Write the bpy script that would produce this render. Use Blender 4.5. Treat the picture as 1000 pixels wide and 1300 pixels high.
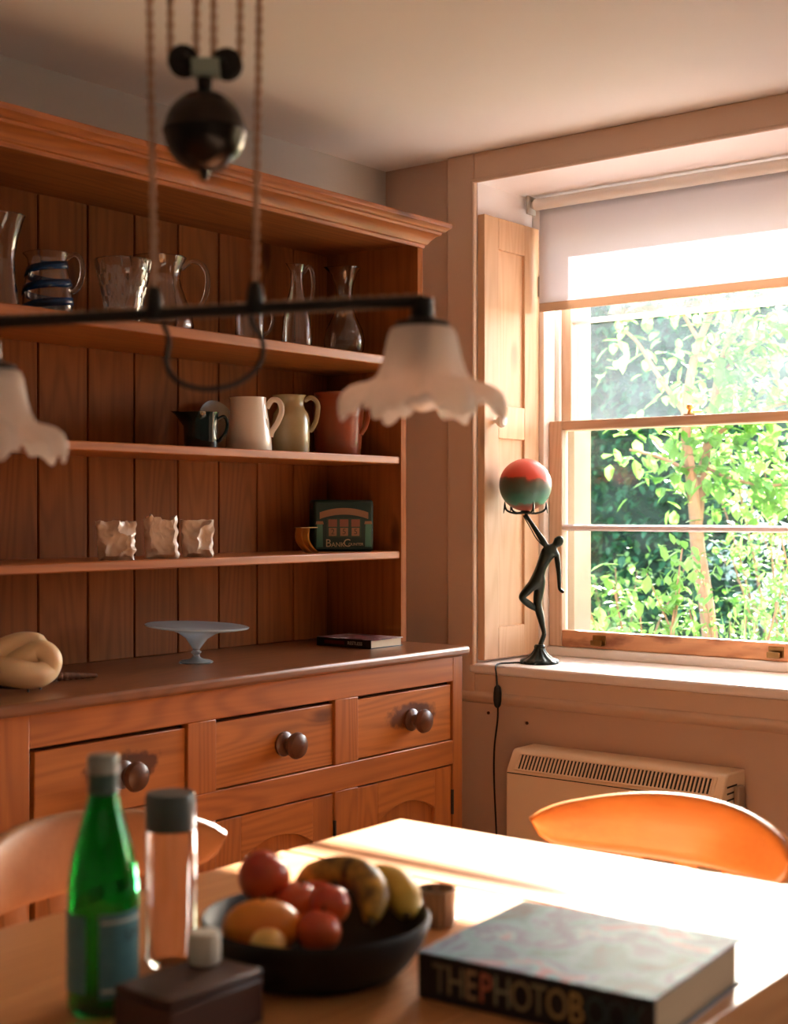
import bpy, math, random
from mathutils import Vector, Matrix, noise
random.seed(7)
for o in list(bpy.data.objects): bpy.data.objects.remove(o)
S = bpy.context.scene
COL = S.collection
PI = math.pi

# ------------------------------------------------------------------ camera
cam = bpy.data.cameras.new('camera'); camo = bpy.data.objects.new('camera', cam); COL.objects.link(camo)
cam.sensor_fit = 'VERTICAL'; cam.sensor_height = 36.0; cam.sensor_width = 36.0
cam.lens = 1784 * 36 / 1300
camo.location = (0, 0, 1.22)
camo.rotation_euler = (math.radians(90), 0, -math.radians(90 - 38.34))
cam.clip_start = 0.05; cam.clip_end = 200
cam.dof.use_dof = True; cam.dof.focus_distance = 3.75; cam.dof.aperture_fstop = 4.6
S.camera = camo

# ------------------------------------------------------------------ sky, sun, exposure
SUN_EL = math.radians(24.3)
W = bpy.data.worlds.new('sky'); S.world = W; W.use_nodes = True
nt = W.node_tree; nt.nodes.clear()
sky = nt.nodes.new('ShaderNodeTexSky'); sky.sky_type = 'NISHITA'; sky.sun_disc = False
sky.sun_elevation = SUN_EL; sky.sun_rotation = math.radians(90 - 16.7); sky.air_density = 1.0; sky.dust_density = 2.0
bg = nt.nodes.new('ShaderNodeBackground'); bg.inputs[1].default_value = 1.0
wo = nt.nodes.new('ShaderNodeOutputWorld')
hs = nt.nodes.new('ShaderNodeHueSaturation'); hs.inputs['Saturation'].default_value = 0.8
nt.links.new(sky.outputs[0], hs.inputs['Color']); nt.links.new(hs.outputs[0], bg.inputs[0]); nt.links.new(bg.outputs[0], wo.inputs[0])
sl = bpy.data.lights.new('sun', 'SUN'); sl.energy = 40.0; sl.angle = math.radians(0.53); sl.color = (1.0, 0.97, 0.93)
so = bpy.data.objects.new('sun', sl); COL.objects.link(so)
sd = Vector((-1.0, -0.30, 0)).normalized() * math.cos(SUN_EL) + Vector((0, 0, -math.sin(SUN_EL)))
so.rotation_euler = sd.to_track_quat('-Z', 'Y').to_euler(); so.location = (9, 4, 7)
for lc, dr_, sx_, sz_ in (((3.87, 1.83, 1.46), (-1,0,0), .98, 1.36), ((3.87, -.47, 1.46), (-1,0,0), .98, 1.36)):
    pl = bpy.data.lights.new('window_portal', 'AREA'); pl.shape = 'RECTANGLE'; pl.size = sx_; pl.size_y = sz_
    pl.cycles.is_portal = True
    po = bpy.data.objects.new('window_portal', pl); COL.objects.link(po); po.location = lc
    po.rotation_euler = Vector(dr_).to_track_quat('-Z', 'Z').to_euler()
S.view_settings.view_transform = 'Standard'; S.view_settings.look = 'None'
S.view_settings.exposure = 1.0; S.view_settings.gamma = 1.0; S.view_settings.use_curve_mapping = False
S.cycles.max_bounces = 14; S.cycles.diffuse_bounces = 7; S.cycles.glossy_bounces = 5
S.cycles.transmission_bounces = 12; S.cycles.transparent_max_bounces = 16
S.cycles.sample_clamp_indirect = 6.0; S.cycles.blur_glossy = 1.0

# ------------------------------------------------------------------ mesh helpers
class MB:
    def __init__(s): s.v = []; s.f = []
    def add(s, vs, fs):
        n = len(s.v); s.v += [tuple(p) for p in vs]; s.f += [tuple(i + n for i in f) for f in fs]; return s
    def box(s, x0, x1, y0, y1, z0, z1):
        return s.add([(x0,y0,z0),(x1,y0,z0),(x1,y1,z0),(x0,y1,z0),(x0,y0,z1),(x1,y0,z1),(x1,y1,z1),(x0,y1,z1)],
            [(3,2,1,0),(4,5,6,7),(0,1,5,4),(1,2,6,5),(2,3,7,6),(3,0,4,7)])
    def prism(s, poly, axis, a, b):
        # poly: 2D points in the two other axes (in xyz order), extruded along axis from a to b
        def mk(p, t):
            return (t,p[0],p[1]) if axis == 0 else (p[0],t,p[1]) if axis == 1 else (p[0],p[1],t)
        n = len(poly)
        vs = [mk(p, a) for p in poly] + [mk(p, b) for p in poly]
        fs = [tuple(range(n))[::-1], tuple(range(n, 2*n))] + [(i, (i+1) % n, n + (i+1) % n, n + i) for i in range(n)]
        return s.add(vs, fs)
    def lathe(s, prof, seg=32, mat=None, cap0=True, cap1=True, fn=None):
        # prof: list of (r, z); fn(r, z, ang) -> (x, y, z)
        vs = []; fs = []; n = len(prof)
        for i in range(seg):
            a = 2*PI*i/seg
            for r, z in prof:
                p = fn(r, z, a) if fn else (r*math.cos(a), r*math.sin(a), z)
                vs.append(mat @ Vector(p) if mat else p)
        for i in range(seg):
            j = (i+1) % seg
            for k in range(n-1): fs.append((i*n+k, j*n+k, j*n+k+1, i*n+k+1))
        if cap0 and prof[0][0] > 1e-6: fs.append(tuple(i*n for i in range(seg))[::-1])
        if cap1 and prof[-1][0] > 1e-6: fs.append(tuple(i*n+n-1 for i in range(seg)))
        return s.add(vs, fs)
    def tube(s, pts, r, seg=10, closed=False, flat=1.0, up=None):
        pts = [Vector(p) for p in pts]; n = len(pts); rr = r if isinstance(r, (list, tuple)) else [r]*n
        vs = []; fs = []; prev = None
        for i, p in enumerate(pts):
            if closed: t = pts[(i+1) % n] - pts[i-1]
            else: t = pts[min(i+1, n-1)] - pts[max(i-1, 0)]
            t.normalize()
            if prev is None:
                u = Vector(up) if up else (Vector((0,0,1)) if abs(t.z) < .9 else Vector((1,0,0)))
            else: u = prev
            u = (u - t*u.dot(t)).normalized(); prev = u; w = t.cross(u)
            for k in range(seg):
                a = 2*PI*k/seg
                vs.append(p + (u*math.cos(a)*flat + w*math.sin(a))*rr[i])
        m = n if closed else n-1
        for i in range(m):
            for k in range(seg):
                a, b = i*seg+k, i*seg+(k+1) % seg; c, d = ((i+1) % n)*seg+(k+1) % seg, ((i+1) % n)*seg+k
                fs.append((a, b, c, d))
        if not closed:
            fs.append(tuple(range(seg))[::-1]); fs.append(tuple(range((n-1)*seg, n*seg)))
        return s.add(vs, fs)
    def ball(s, c, r, seg=24, rings=14, sc=(1,1,1)):
        prof = [(max(1e-7, r*math.sin(PI*i/rings)), -r*math.cos(PI*i/rings)) for i in range(rings+1)]
        c = Vector(c)
        return s.lathe(prof, seg, fn=lambda q, z, a: (c.x+q*math.cos(a)*sc[0], c.y+q*math.sin(a)*sc[1], c.z+z*sc[2]), cap0=False, cap1=False)
    def xf(s, m): s.v = [tuple(m @ Vector(p)) for p in s.v]; return s
    def mesh(s, name, smooth=True, angle=35):
        me = bpy.data.meshes.new(name); me.from_pydata(s.v, [], s.f); me.validate(); me.update()
        if smooth:
            me.shade_smooth(); me.set_sharp_from_angle(angle=math.radians(angle))
        return me
    def build(s, name, mat, parent=None, smooth=True, bevel=0, angle=35, seg=2, loc=None):
        o = bpy.data.objects.new(name, s.mesh(name, smooth, angle)); COL.objects.link(o)
        if mat: o.data.materials.append(mat)
        if parent: o.parent = parent
        if loc: o.location = loc
        if bevel:
            b = o.modifiers.new('bevel', 'BEVEL'); b.width = bevel; b.segments = seg; b.limit_method = 'ANGLE'; b.angle_limit = math.radians(40)
        return o
def bx(*a): return MB().box(*a)
def tag(o, label=None, cat=None, group=None, kind=None):
    if label: o['label'] = label
    if cat: o['category'] = cat
    if group: o['group'] = group
    if kind: o['kind'] = kind
    return o
def thing(name, label, cat, loc=(0,0,0), rz=0, group=None):
    o = bpy.data.objects.new(name, None); COL.objects.link(o); o.location = loc; o.rotation_euler = (0,0,rz)
    o.empty_display_size = .05
    return tag(o, label, cat, group)
def struct(o): o['kind'] = 'structure'; return o
def clone(o, parent=None):
    c = o.copy(); COL.objects.link(c); c.parent = parent; return c
def bez(pts, n=24):
    # Catmull-Rom through the points
    P = [Vector(p) for p in pts]; out = []; m = len(P)
    for i in range(m-1):
        p0, p1, p2, p3 = P[max(i-1,0)], P[i], P[i+1], P[min(i+2,m-1)]
        k = max(2, n//(m-1))
        for j in range(k):
            t = j/k
            out.append(0.5*((2*p1) + (p2-p0)*t + (2*p0-5*p1+4*p2-p3)*t*t + (3*p1-p0-3*p2+p3)*t**3))
    out.append(P[-1]); return out

# ------------------------------------------------------------------ materials
def C(r, g, b):
    f = lambda c: (c/255/12.92) if c/255 <= .04045 else ((c/255+.055)/1.055)**2.4
    return (f(r), f(g), f(b), 1)
def newmat(name):
    m = bpy.data.materials.new(name); m.use_nodes = True
    return m, m.node_tree.nodes, m.node_tree.links, m.node_tree.nodes['Principled BSDF']
def plain(name, col, rough=.5, metal=0, spec=.5, bump=0, bscale=200, trans=0, ior=1.45, coat=0, var=0, vscale=8, col2=None, sss=0):
    m, N, L, b = newmat(name)
    b.inputs['Base Color'].default_value = col; b.inputs['Roughness'].default_value = rough; b.inputs['Metallic'].default_value = metal
    b.inputs['Specular IOR Level'].default_value = spec; b.inputs['Transmission Weight'].default_value = trans; b.inputs['IOR'].default_value = ior
    b.inputs['Coat Weight'].default_value = coat
    if sss: b.inputs['Subsurface Weight'].default_value = sss; b.inputs['Subsurface Radius'].default_value = (.03,.02,.01); b.inputs['Subsurface Scale'].default_value = .5
    tc = N.new('ShaderNodeTexCoord')
    if var:
        n = N.new('ShaderNodeTexNoise'); n.inputs['Scale'].default_value = vscale; n.inputs['Detail'].default_value = 5
        L.new(tc.outputs['Object'], n.inputs['Vector'])
        mx = N.new('ShaderNodeMix'); mx.data_type = 'RGBA'; mr = N.new('ShaderNodeMapRange'); mr.inputs[1].default_value = .35; mr.inputs[2].default_value = .65
        mr.inputs[4].default_value = var
        L.new(n.outputs['Fac'], mr.inputs[0]); L.new(mr.outputs[0], mx.inputs[0]); mx.inputs[6].default_value = col
        mx.inputs[7].default_value = col2 or tuple(c*.55 for c in col[:3])+(1,); L.new(mx.outputs[2], b.inputs['Base Color'])
    if bump:
        n2 = N.new('ShaderNodeTexNoise'); n2.inputs['Scale'].default_value = bscale; n2.inputs['Detail'].default_value = 3
        L.new(tc.outputs['Object'], n2.inputs['Vector']); bp = N.new('ShaderNodeBump'); bp.inputs['Strength'].default_value = bump; bp.inputs['Distance'].default_value = .002
        L.new(n2.outputs['Fac'], bp.inputs['Height']); L.new(bp.outputs[0], b.inputs['Normal'])
    return m
def wood(name, light, dark, grain=2, rough=.42, knots=.8, rings=46, scale=1.0, coat=0.0, stain=None, worn=None, amp=.32, spec=.5):
    m, N, L, b = newmat(name)
    def math_(op, a, c=None, d=None):
        n = N.new('ShaderNodeMath'); n.operation = op
        for i, q in enumerate((a, c, d)):
            if q is None: continue
            if hasattr(q, 'links'): L.new(q, n.inputs[i])
            else: n.inputs[i].default_value = q
        return n.outputs[0]
    tc = N.new('ShaderNodeTexCoord'); oi = N.new('ShaderNodeObjectInfo')
    cx = N.new('ShaderNodeCombineXYZ')
    for i, k in enumerate((37.3, 23.1, 51.7)): L.new(math_('MULTIPLY', oi.outputs['Random'], k), cx.inputs[i])
    ad = N.new('ShaderNodeVectorMath'); ad.operation = 'ADD'; L.new(tc.outputs['Object'], ad.inputs[0]); L.new(cx.outputs[0], ad.inputs[1])
    def mapped(cross, along):
        mp = N.new('ShaderNodeMapping'); sc = [cross*scale]*3; sc[grain] = along*scale; mp.inputs['Scale'].default_value = sc
        L.new(ad.outputs[0], mp.inputs['Vector']); return mp.outputs[0]
    def noise_(vec, sc, det=2, dist=0):
        n = N.new('ShaderNodeTexNoise'); n.inputs['Scale'].default_value = sc; n.inputs['Detail'].default_value = det; n.inputs['Distortion'].default_value = dist
        L.new(vec, n.inputs['Vector']); return n.outputs['Fac']
    g = mapped(1, .10)
    n1 = noise_(g, 5.5, 1.5, .2)
    vo = N.new('ShaderNodeTexVoronoi'); vo.inputs['Scale'].default_value = 1.0; L.new(mapped(5.0, 2.0), vo.inputs['Vector'])
    mr = N.new('ShaderNodeMapRange'); mr.inputs[1].default_value = .02; mr.inputs[2].default_value = .17; mr.inputs[3].default_value = 1; mr.inputs[4].default_value = 0
    mr.interpolation_type = 'SMOOTHSTEP'; L.new(vo.outputs['Distance'], mr.inputs[0]); K = mr.outputs[0]
    ph = math_('ADD', math_('MULTIPLY', n1, rings*6.283*.5), math_('MULTIPLY', K, 5.0))
    sn = math_('MULTIPLY_ADD', math_('SINE', ph), .5, .5)
    sn = math_('POWER', sn, 1.6)
    fine = noise_(mapped(1, .03), 120, 2)
    fac = math_('ADD', math_('MULTIPLY', sn, amp), math_('MULTIPLY', fine, .55))
    fac = math_('SUBTRACT', fac, .12)
    mx = N.new('ShaderNodeMix'); mx.data_type = 'RGBA'; mx.clamp_factor = True; L.new(fac, mx.inputs[0]); mx.inputs[6].default_value = light; mx.inputs[7].default_value = dark
    out = mx.outputs[2]
    blot = noise_(tc.outputs['Object'], 3.2, 3)
    hv = N.new('ShaderNodeHueSaturation'); L.new(out, hv.inputs['Color'])
    L.new(math_('ADD', math_('MULTIPLY', oi.outputs['Random'], .22), math_('MULTIPLY_ADD', blot, .3, .74)), hv.inputs['Value'])
    out = hv.outputs[0]
    if knots:
        m2 = N.new('ShaderNodeMix'); m2.data_type = 'RGBA'; m2.clamp_factor = True
        L.new(math_('MULTIPLY', math_('POWER', K, 1.5), knots), m2.inputs[0]); L.new(out, m2.inputs[6]); m2.inputs[7].default_value = tuple(c*.28 for c in dark[:3])+(1,)
        out = m2.outputs[2]
    if stain:   # list of (centre, half sizes) in object space: old stained patch around a knob
        for (sc_, hs) in stain:
            mp = N.new('ShaderNodeMapping'); mp.vector_type = 'POINT'
            mp.inputs['Scale'].default_value = tuple(1/h for h in hs); mp.inputs['Location'].default_value = tuple(-c/h for c, h in zip(sc_, hs))
            L.new(tc.outputs['Object'], mp.inputs['Vector'])
            ln = N.new('ShaderNodeVectorMath'); ln.operation = 'LENGTH'; L.new(mp.outputs[0], ln.inputs[0])
            d = math_('ADD', ln.outputs['Value'], math_('MULTIPLY', noise_(tc.outputs['Object'], 38, 4), .9))
            k = N.new('ShaderNodeMapRange'); k.inputs[1].default_value = 1.15; k.inputs[2].default_value = 1.42; k.inputs[3].default_value = .82; k.inputs[4].default_value = 0; L.new(d, k.inputs[0])
            m3 = N.new('ShaderNodeMix'); m3.data_type = 'RGBA'; L.new(k.outputs[0], m3.inputs[0]); L.new(out, m3.inputs[6]); m3.inputs[7].default_value = C(66,30,18); out = m3.outputs[2]
    if worn:    # patches of an old darker stain left in the grain
        k = N.new('ShaderNodeMapRange'); k.inputs[1].default_value = .5; k.inputs[2].default_value = .62; k.inputs[4].default_value = .75
        L.new(noise_(mapped(1, .35), 16, 4), k.inputs[0])
        m3 = N.new('ShaderNodeMix'); m3.data_type = 'RGBA'; L.new(k.outputs[0], m3.inputs[0]); L.new(out, m3.inputs[6]); m3.inputs[7].default_value = worn; out = m3.outputs[2]
    L.new(out, b.inputs['Base Color'])
    b.inputs['Specular IOR Level'].default_value = spec; b.inputs['Roughness'].default_value = rough; b.inputs['Coat Weight'].default_value = coat; b.inputs['Coat Roughness'].default_value = .2
    bp = N.new('ShaderNodeBump'); bp.inputs['Strength'].default_value = .16; bp.inputs['Distance'].default_value = .0015; L.new(fac, bp.inputs['Height']); L.new(bp.outputs[0], b.inputs['Normal'])
    return m
def glass(name, col=(1,1,1,1), rough=0.0, ior=1.47, bump=0, bscale=30):
    return plain(name, col, rough, trans=1, ior=ior, bump=bump, bscale=bscale)
def leafmat(name, c1, c2, tr=.5, rough=.45):
    m, N, L, b = newmat(name)
    oi = N.new('ShaderNodeObjectInfo'); tc = N.new('ShaderNodeTexCoord'); n = N.new('ShaderNodeTexNoise'); n.inputs['Scale'].default_value = 5.0; n.inputs['Detail'].default_value = 4
    L.new(tc.outputs['Object'], n.inputs['Vector'])
    ad = N.new('ShaderNodeMath'); ad.operation = 'MULTIPLY_ADD'; L.new(oi.outputs['Random'], ad.inputs[0]); ad.inputs[1].default_value = .6; L.new(n.outputs['Fac'], ad.inputs[2])
    mr = N.new('ShaderNodeMapRange'); mr.inputs[1].default_value = .45; mr.inputs[2].default_value = 1.1; L.new(ad.outputs[0], mr.inputs[0])
    mx = N.new('ShaderNodeMix'); mx.data_type = 'RGBA'; L.new(mr.outputs[0], mx.inputs[0]); mx.inputs[6].default_value = c1; mx.inputs[7].default_value = c2
    L.new(mx.outputs[2], b.inputs['Base Color']); b.inputs['Roughness'].default_value = rough
    t = N.new('ShaderNodeBsdfTranslucent'); L.new(mx.outputs[2], t.inputs[0])
    ms = N.new('ShaderNodeMixShader'); ms.inputs[0].default_value = tr
    L.new(b.outputs[0], ms.inputs[1]); L.new(t.outputs[0], ms.inputs[2]); L.new(ms.outputs[0], N['Material Output'].inputs[0])
    return m
def panemat(name, dirt, col=(.78,.9,1,1)):
    # clear old window glass with a film of dust
    m, N, L, b = newmat(name); N.remove(b)
    tr = N.new('ShaderNodeBsdfTransparent'); gl = N.new('ShaderNodeBsdfGlossy'); gl.inputs['Roughness'].default_value = .01
    tl = N.new('ShaderNodeBsdfTranslucent'); tl.inputs[0].default_value = col
    fr = N.new('ShaderNodeFresnel'); fr.inputs[0].default_value = 1.45
    m1 = N.new('ShaderNodeMixShader'); L.new(fr.outputs[0], m1.inputs[0]); L.new(tr.outputs[0], m1.inputs[1]); L.new(gl.outputs[0], m1.inputs[2])
    tc = N.new('ShaderNodeTexCoord'); n = N.new('ShaderNodeTexNoise'); n.inputs['Scale'].default_value = 6; n.inputs['Detail'].default_value = 8; n.inputs['Roughness'].default_value = .7
    L.new(tc.outputs['Object'], n.inputs['Vector']); mr = N.new('ShaderNodeMapRange'); mr.inputs[1].default_value = .3; mr.inputs[2].default_value = .75
    mr.inputs[3].default_value = dirt*.4; mr.inputs[4].default_value = dirt*1.6; L.new(n.outputs['Fac'], mr.inputs[0])
    m2 = N.new('ShaderNodeMixShader'); L.new(mr.outputs[0], m2.inputs[0]); L.new(m1.outputs[0], m2.inputs[1]); L.new(tl.outputs[0], m2.inputs[2])
    L.new(m2.outputs[0], N['Material Output'].inputs[0]); return m
def fabric(name, col, tr=.5):
    m, N, L, b = newmat(name); N.remove(b)
    d = N.new('ShaderNodeBsdfDiffuse'); d.inputs[0].default_value = col; t = N.new('ShaderNodeBsdfTranslucent'); t.inputs[0].default_value = col
    ms = N.new('ShaderNodeMixShader'); ms.inputs[0].default_value = tr; L.new(d.outputs[0], ms.inputs[1]); L.new(t.outputs[0], ms.inputs[2])
    tc = N.new('ShaderNodeTexCoord'); n = N.new('ShaderNodeTexNoise'); n.inputs['Scale'].default_value = 900; L.new(tc.outputs['Object'], n.inputs['Vector'])
    bp = N.new('ShaderNodeBump'); bp.inputs['Strength'].default_value = .12; bp.inputs['Distance'].default_value = .001; L.new(n.outputs['Fac'], bp.inputs['Height'])
    L.new(bp.outputs[0], d.inputs['Normal'])
    L.new(ms.outputs[0], N['Material Output'].inputs[0]); return m

PL, PD = C(176,103,44), C(120,60,20)
pine = {a: wood('pine_%s' % 'xyz'[a], PL, PD, a, coat=.12) for a in range(3)}
shadedpine = {a: wood('shaded_rack_pine_%s' % 'xyz'[a], C(148,87,40), C(102,54,23), a, rough=.7, amp=.3, spec=.2) for a in range(3)}  # pine darkened in colour for the shade inside the rack
shutterpine = wood('shutter_pine', C(222,184,146), C(200,154,114), 2, knots=.5, rough=.5)
sashpine = {a: wood('sash_pine_%s' % 'xyz'[a], C(204,174,148), C(176,138,110), a, knots=.2, rough=.5) for a in range(3)}
sashworn = wood('worn_sash_pine', C(214,160,116), C(172,112,72), 1, knots=.2, rough=.5, worn=C(120,62,38))
tablepine = {a: wood('table_pine_%s' % 'xyz'[a], C(206,144,92), C(170,106,60), a, rough=.34, coat=.55, knots=.5) for a in range(2)}
chairwood = wood('chair_beech', C(222,140,66), C(190,104,44), 1, rough=.32, coat=.4, knots=0, rings=10)
chairpale = wood('chair_pale_beech', C(166,116,74), C(140,90,54), 0, rough=.55, coat=0, knots=0, rings=10)
floorwood = plain('limestone_floor', C(160,150,138), .6, var=.4, vscale=5, col2=C(138,128,116))
darkwood = wood('dark_walnut', C(78,44,30), C(44,22,15), 0, rough=.45, knots=0, rings=14)
bowlwood = wood('ebonised_bowl', C(36,30,28), C(18,15,14), 2, rough=.6, knots=0, rings=12, spec=.3)
knobwood = wood('knob_wood', C(98,58,36), C(62,34,20), 1, rough=.33, coat=.3, knots=0)
wallpink = plain('plaster_pink_paint', C(196,168,148), .75, bump=.12, bscale=120)
wallgrey = plain('stone_grey_paint', C(206,202,194), .8, bump=.12, bscale=120)
walldark = plain('bounce_cut_paint', C(118,122,122), .8, bump=.12, bscale=120)  # for the unseen rear walls, made dark to cut bounce light
ceilmat = plain('ceiling_paint', C(238,232,226), .85, bump=.08, bscale=90)
woodpaint = plain('woodwork_paint', C(208,180,158), .5, bump=.06, bscale=60)
revealpaint = plain('reveal_white_paint', C(244,240,240), .55, bump=.06, bscale=60)
whitepaint = plain('white_gloss_paint', C(238,232,226), .35)
stone = plain('outer_limestone', C(150,134,112), .85, bump=.5, bscale=40, var=.6, vscale=6, col2=C(128,110,90))
whiteplastic = plain('white_plastic', C(238,236,232), .4)
brass = plain('brass', C(206,160,92), .38, metal=.7)
agedbrass = plain('aged_brass', C(164,124,74), .34, metal=1, var=.5, vscale=30, col2=C(110,80,48))
iron = plain('black_iron', C(26,24,23), .5)
blackrubber = plain('black_cable', C(18,17,17), .55)
clear = glass('clear_glass')
print('materials ok')
# ================================================================== THE ROOM
XB, YA, ZC = 3.323, 2.66, 2.25
struct(bx(-3.0, XB, -2.8, YA, -.06, 0).build('floor', floorwood, smooth=False))
struct(bx(-3.15, 3.9, -2.95, 2.85, ZC, ZC+.15).build('ceiling', ceilmat, smooth=False))
struct(bx(-3.15, XB, YA, YA+.15, -.06, ZC).build('wall_left', wallgrey, smooth=False))
struct(bx(-3.15, -3.0, -2.8, YA, -.06, ZC).build('wall_back', walldark, smooth=False))
struct(bx(-3.15, XB, -2.95, -2.8, -.06, ZC).build('wall_far', walldark, smooth=False))
OY0, OY1, OZ0, OZ1 = 1.31, 2.33, .755, 2.175
w = MB()
WY2 = -2.30     # offset of the added fill window along the same wall
w.box(XB, 3.76, -2.95, OY0+WY2, -.06, ZC); w.box(XB, 3.76, OY1+WY2, OY0, -.06, ZC); w.box(XB, 3.76, OY1, 2.85, -.06, ZC)
w.box(XB, 3.76, OY0+WY2, OY1+WY2, -.06, OZ0); w.box(XB, 3.76, OY0+WY2, OY1+WY2, OZ1, ZC)
w.box(XB, 3.76, OY0, OY1, -.06, OZ0); w.box(XB, 3.76, OY0, OY1, OZ1, ZC)
wr = struct(w.build('wall_right', wallpink, smooth=False))
for (y, z) in ((2.283, .645), (2.152, .628)):
    MB().lathe([(.0045,0),(.0045,.003),(.002,.006)], 10, Matrix.Translation((XB, y, z)) @ Matrix.Rotation(-PI/2, 4, 'Y')).build('screw', plain('rusty_screw', C(96,58,38), .6, metal=.6), wr)
w = MB()
w.box(3.76, 3.86, -2.95, 1.40+WY2, -.5, 2.9); w.box(3.76, 3.86, 2.262+WY2, 1.40, -.5, 2.9); w.box(3.76, 3.86, 2.262, 2.85, -.5, 2.9)
w.box(3.76, 3.88, 1.40+WY2, 2.262+WY2, -.5, .80); w.box(3.76, 3.86, 1.40+WY2, 2.262+WY2, 2.10, 2.9)
w.box(3.76, 3.88, 1.40, 2.262, -.5, .80); w.box(3.76, 3.86, 1.40, 2.262, 2.10, 2.9)
struct(w.build('wall_outer', stone, smooth=False))
# architrave round the opening
def architrave(name, y0, y1, z0, z1, inner):
    m = bx(XB-.018, XB, y0, y1, z0, z1)
    o = struct(m.build(name, woodpaint, bevel=.004))
    return o
architrave('trim_1', OY1-.008, 2.417, .70, ZC, 0)
architrave('trim_2', OY0-.10, OY0+.008, .70, ZC, 0)
architrave('trim_3', OY0+.008, OY1-.008, 2.167, ZC, 0)
# quirk bead on the inner edge of the architrave
m = MB(); m.tube([(XB-.018, OY1-.006, .785), (XB-.018, OY1-.006, 2.171)], .006, 10)
m.tube([(XB-.018, OY0+.006, .785), (XB-.018, OY0+.006, 2.171)], .006, 10)
m.tube([(XB-.018, OY0, 2.169), (XB-.018, OY1, 2.169)], .006, 10)
struct(m.build('trim_4', woodpaint))
struct(bx(3.33, 3.62, OY1-.004, OY1, .785, OZ1).build('trim_5', revealpaint, smooth=False))
struct(bx(3.33, 3.62, OY0, OY0+.004, .785, OZ1).build('trim_6', revealpaint, smooth=False))
struct(bx(3.32, 3.62, OY0+.004, OY1-.004, OZ1-.004, OZ1).build('trim_7', revealpaint, smooth=False))
struct(bx(3.303, 3.645, OY0-.02, OY1+.01, .757, .785).build('window_sill', plain('sill_paint', C(238,226,220), .4), bevel=.008, seg=3))
struct(bx(XB-.012, XB, OY0-.1, 2.417, .70, .757).build('trim_8', woodpaint, bevel=.003))
m = MB().prism([(XB-.004,.672),(XB-.012,.680),(XB-.022,.690),(XB-.024,.698),(XB-.018,.705),(XB-.004,.708),(XB,.708),(XB,.672)], 1, -2.8, 2.66)
struct(m.build('trim_9', woodpaint, angle=60))
struct(bx(XB-.018, XB, -2.8, YA, 0, .14).build('baseboard_right', woodpaint, bevel=.004))

# window: box frame, two sliding sashes
win = struct(thing('window_1', None, None, (3.65, 1.83, .785)))
def wp(m, name, mat, parent, bevel=.003, **k):
    m.v = [(x-3.65, y-1.83, z-.785) for x, y, z in m.v]; return m.build(name, mat, parent, bevel=bevel, **k)
m = MB(); m.box(3.62, 3.76, 2.284, 2.326, .785, 2.171); m.box(3.62, 3.76, 1.314, 1.373, .785, 2.171)
m.box(3.62, 3.76, 1.373, 2.284, 2.105, 2.171); m.box(3.632, 3.76, 1.373, 2.284, .785, .813)
m.box(3.682, 3.697, 2.268, 2.284, .813, 2.105); m.box(3.682, 3.697, 1.373, 1.389, .813, 2.105)
wp(m, 'window_frame', whitepaint, win)
def sash(name, x0, x1, z0, z1, zb, bot, top, botmat):
    y0, y1, sw = 1.375, 2.282, .045
    p = wp(bx(x0, x1, y0+sw, y1-sw, z0, z0+bot), name, botmat, win)
    kids = []
    for (a, b) in ((y0, y0+sw), (y1-sw, y1)):
        kids.append(wp(bx(x0, x1, a, b, z0, z1), 'stile', sashpine[2], p))
    kids.append(wp(bx(x0, x1, y0+sw, y1-sw, z1-top, z1), 'top_rail', sashpine[1], p))
    hb = .0095 if name == 'lower_sash' else .0065
    prof = [(x0+.002, zb-hb*.5), (x0+.012, zb-hb), (x1, zb-hb), (x1, zb+hb), (x0+.012, zb+hb), (x0+.002, zb+hb*.5)]
    kids.append(wp(MB().prism(prof, 1, y0+sw, y1-sw), 'glazing_bar', plain('bar_paint_'+name, C(214,200,200), .35), p, 0))
    pm = panemat('pane_'+name, .0015 if name == 'lower_sash' else .010)
    xm = x0*.4+x1*.6
    wp(bx(xm-.0015, xm+.0015, y0+sw-.004, y1-sw+.004, z0+bot-.004, zb-.005), 'pane', pm, p, 0, smooth=False)
    wp(bx(xm-.0015, xm+.0015, y0+sw-.004, y1-sw+.004, zb+.005, z1-top+.004), 'pane', pm, p, 0, smooth=False)
    return p
lo = sash('lower_sash', 3.645, 3.680, .8135, 1.495, 1.1725, .050, .028, sashworn)
up = sash('upper_sash', 3.699, 3.734, 1.468, 2.104, 1.802, .028, .05, sashpine[1])
for y in (2.106, 1.556):     # brass hook lifts on the bottom rail
    m = MB(); m.box(3.641, 3.6445, y-.022, y+.022, .826, .856); m.box(3.622, 3.642, y-.019, y+.019, .826, .829); m.box(3.621, 3.625, y-.019, y+.019, .826, .842)
    m.v = [(x, yy, z-.002) for x, yy, z in m.v]
    wp(m, 'sash_lift', agedbrass, lo, .0015)
m = MB(); m.box(3.648, 3.690, 1.80, 1.835, 1.4952, 1.499); m.lathe([(.006,0),(.006,.006),(.004,.010),(.009,.016),(.011,.021),(.008,.027),(1e-5,.029)], 14, Matrix.Translation((3.660, 1.822, 1.499)))
m.tube([(3.668, 1.815, 1.505), (3.690, 1.80, 1.507)], .004, 8)
wp(m, 'sash_fastener', brass, lo, 0)

# unseen second window, added to brighten the room with more daylight
w2 = struct(clone(win)); w2.name = 'fill_window'; w2.location.y += WY2
for ch in list(win.children):
    c = clone(ch, w2)
    for g_ in list(ch.children): clone(g_, c)
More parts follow.
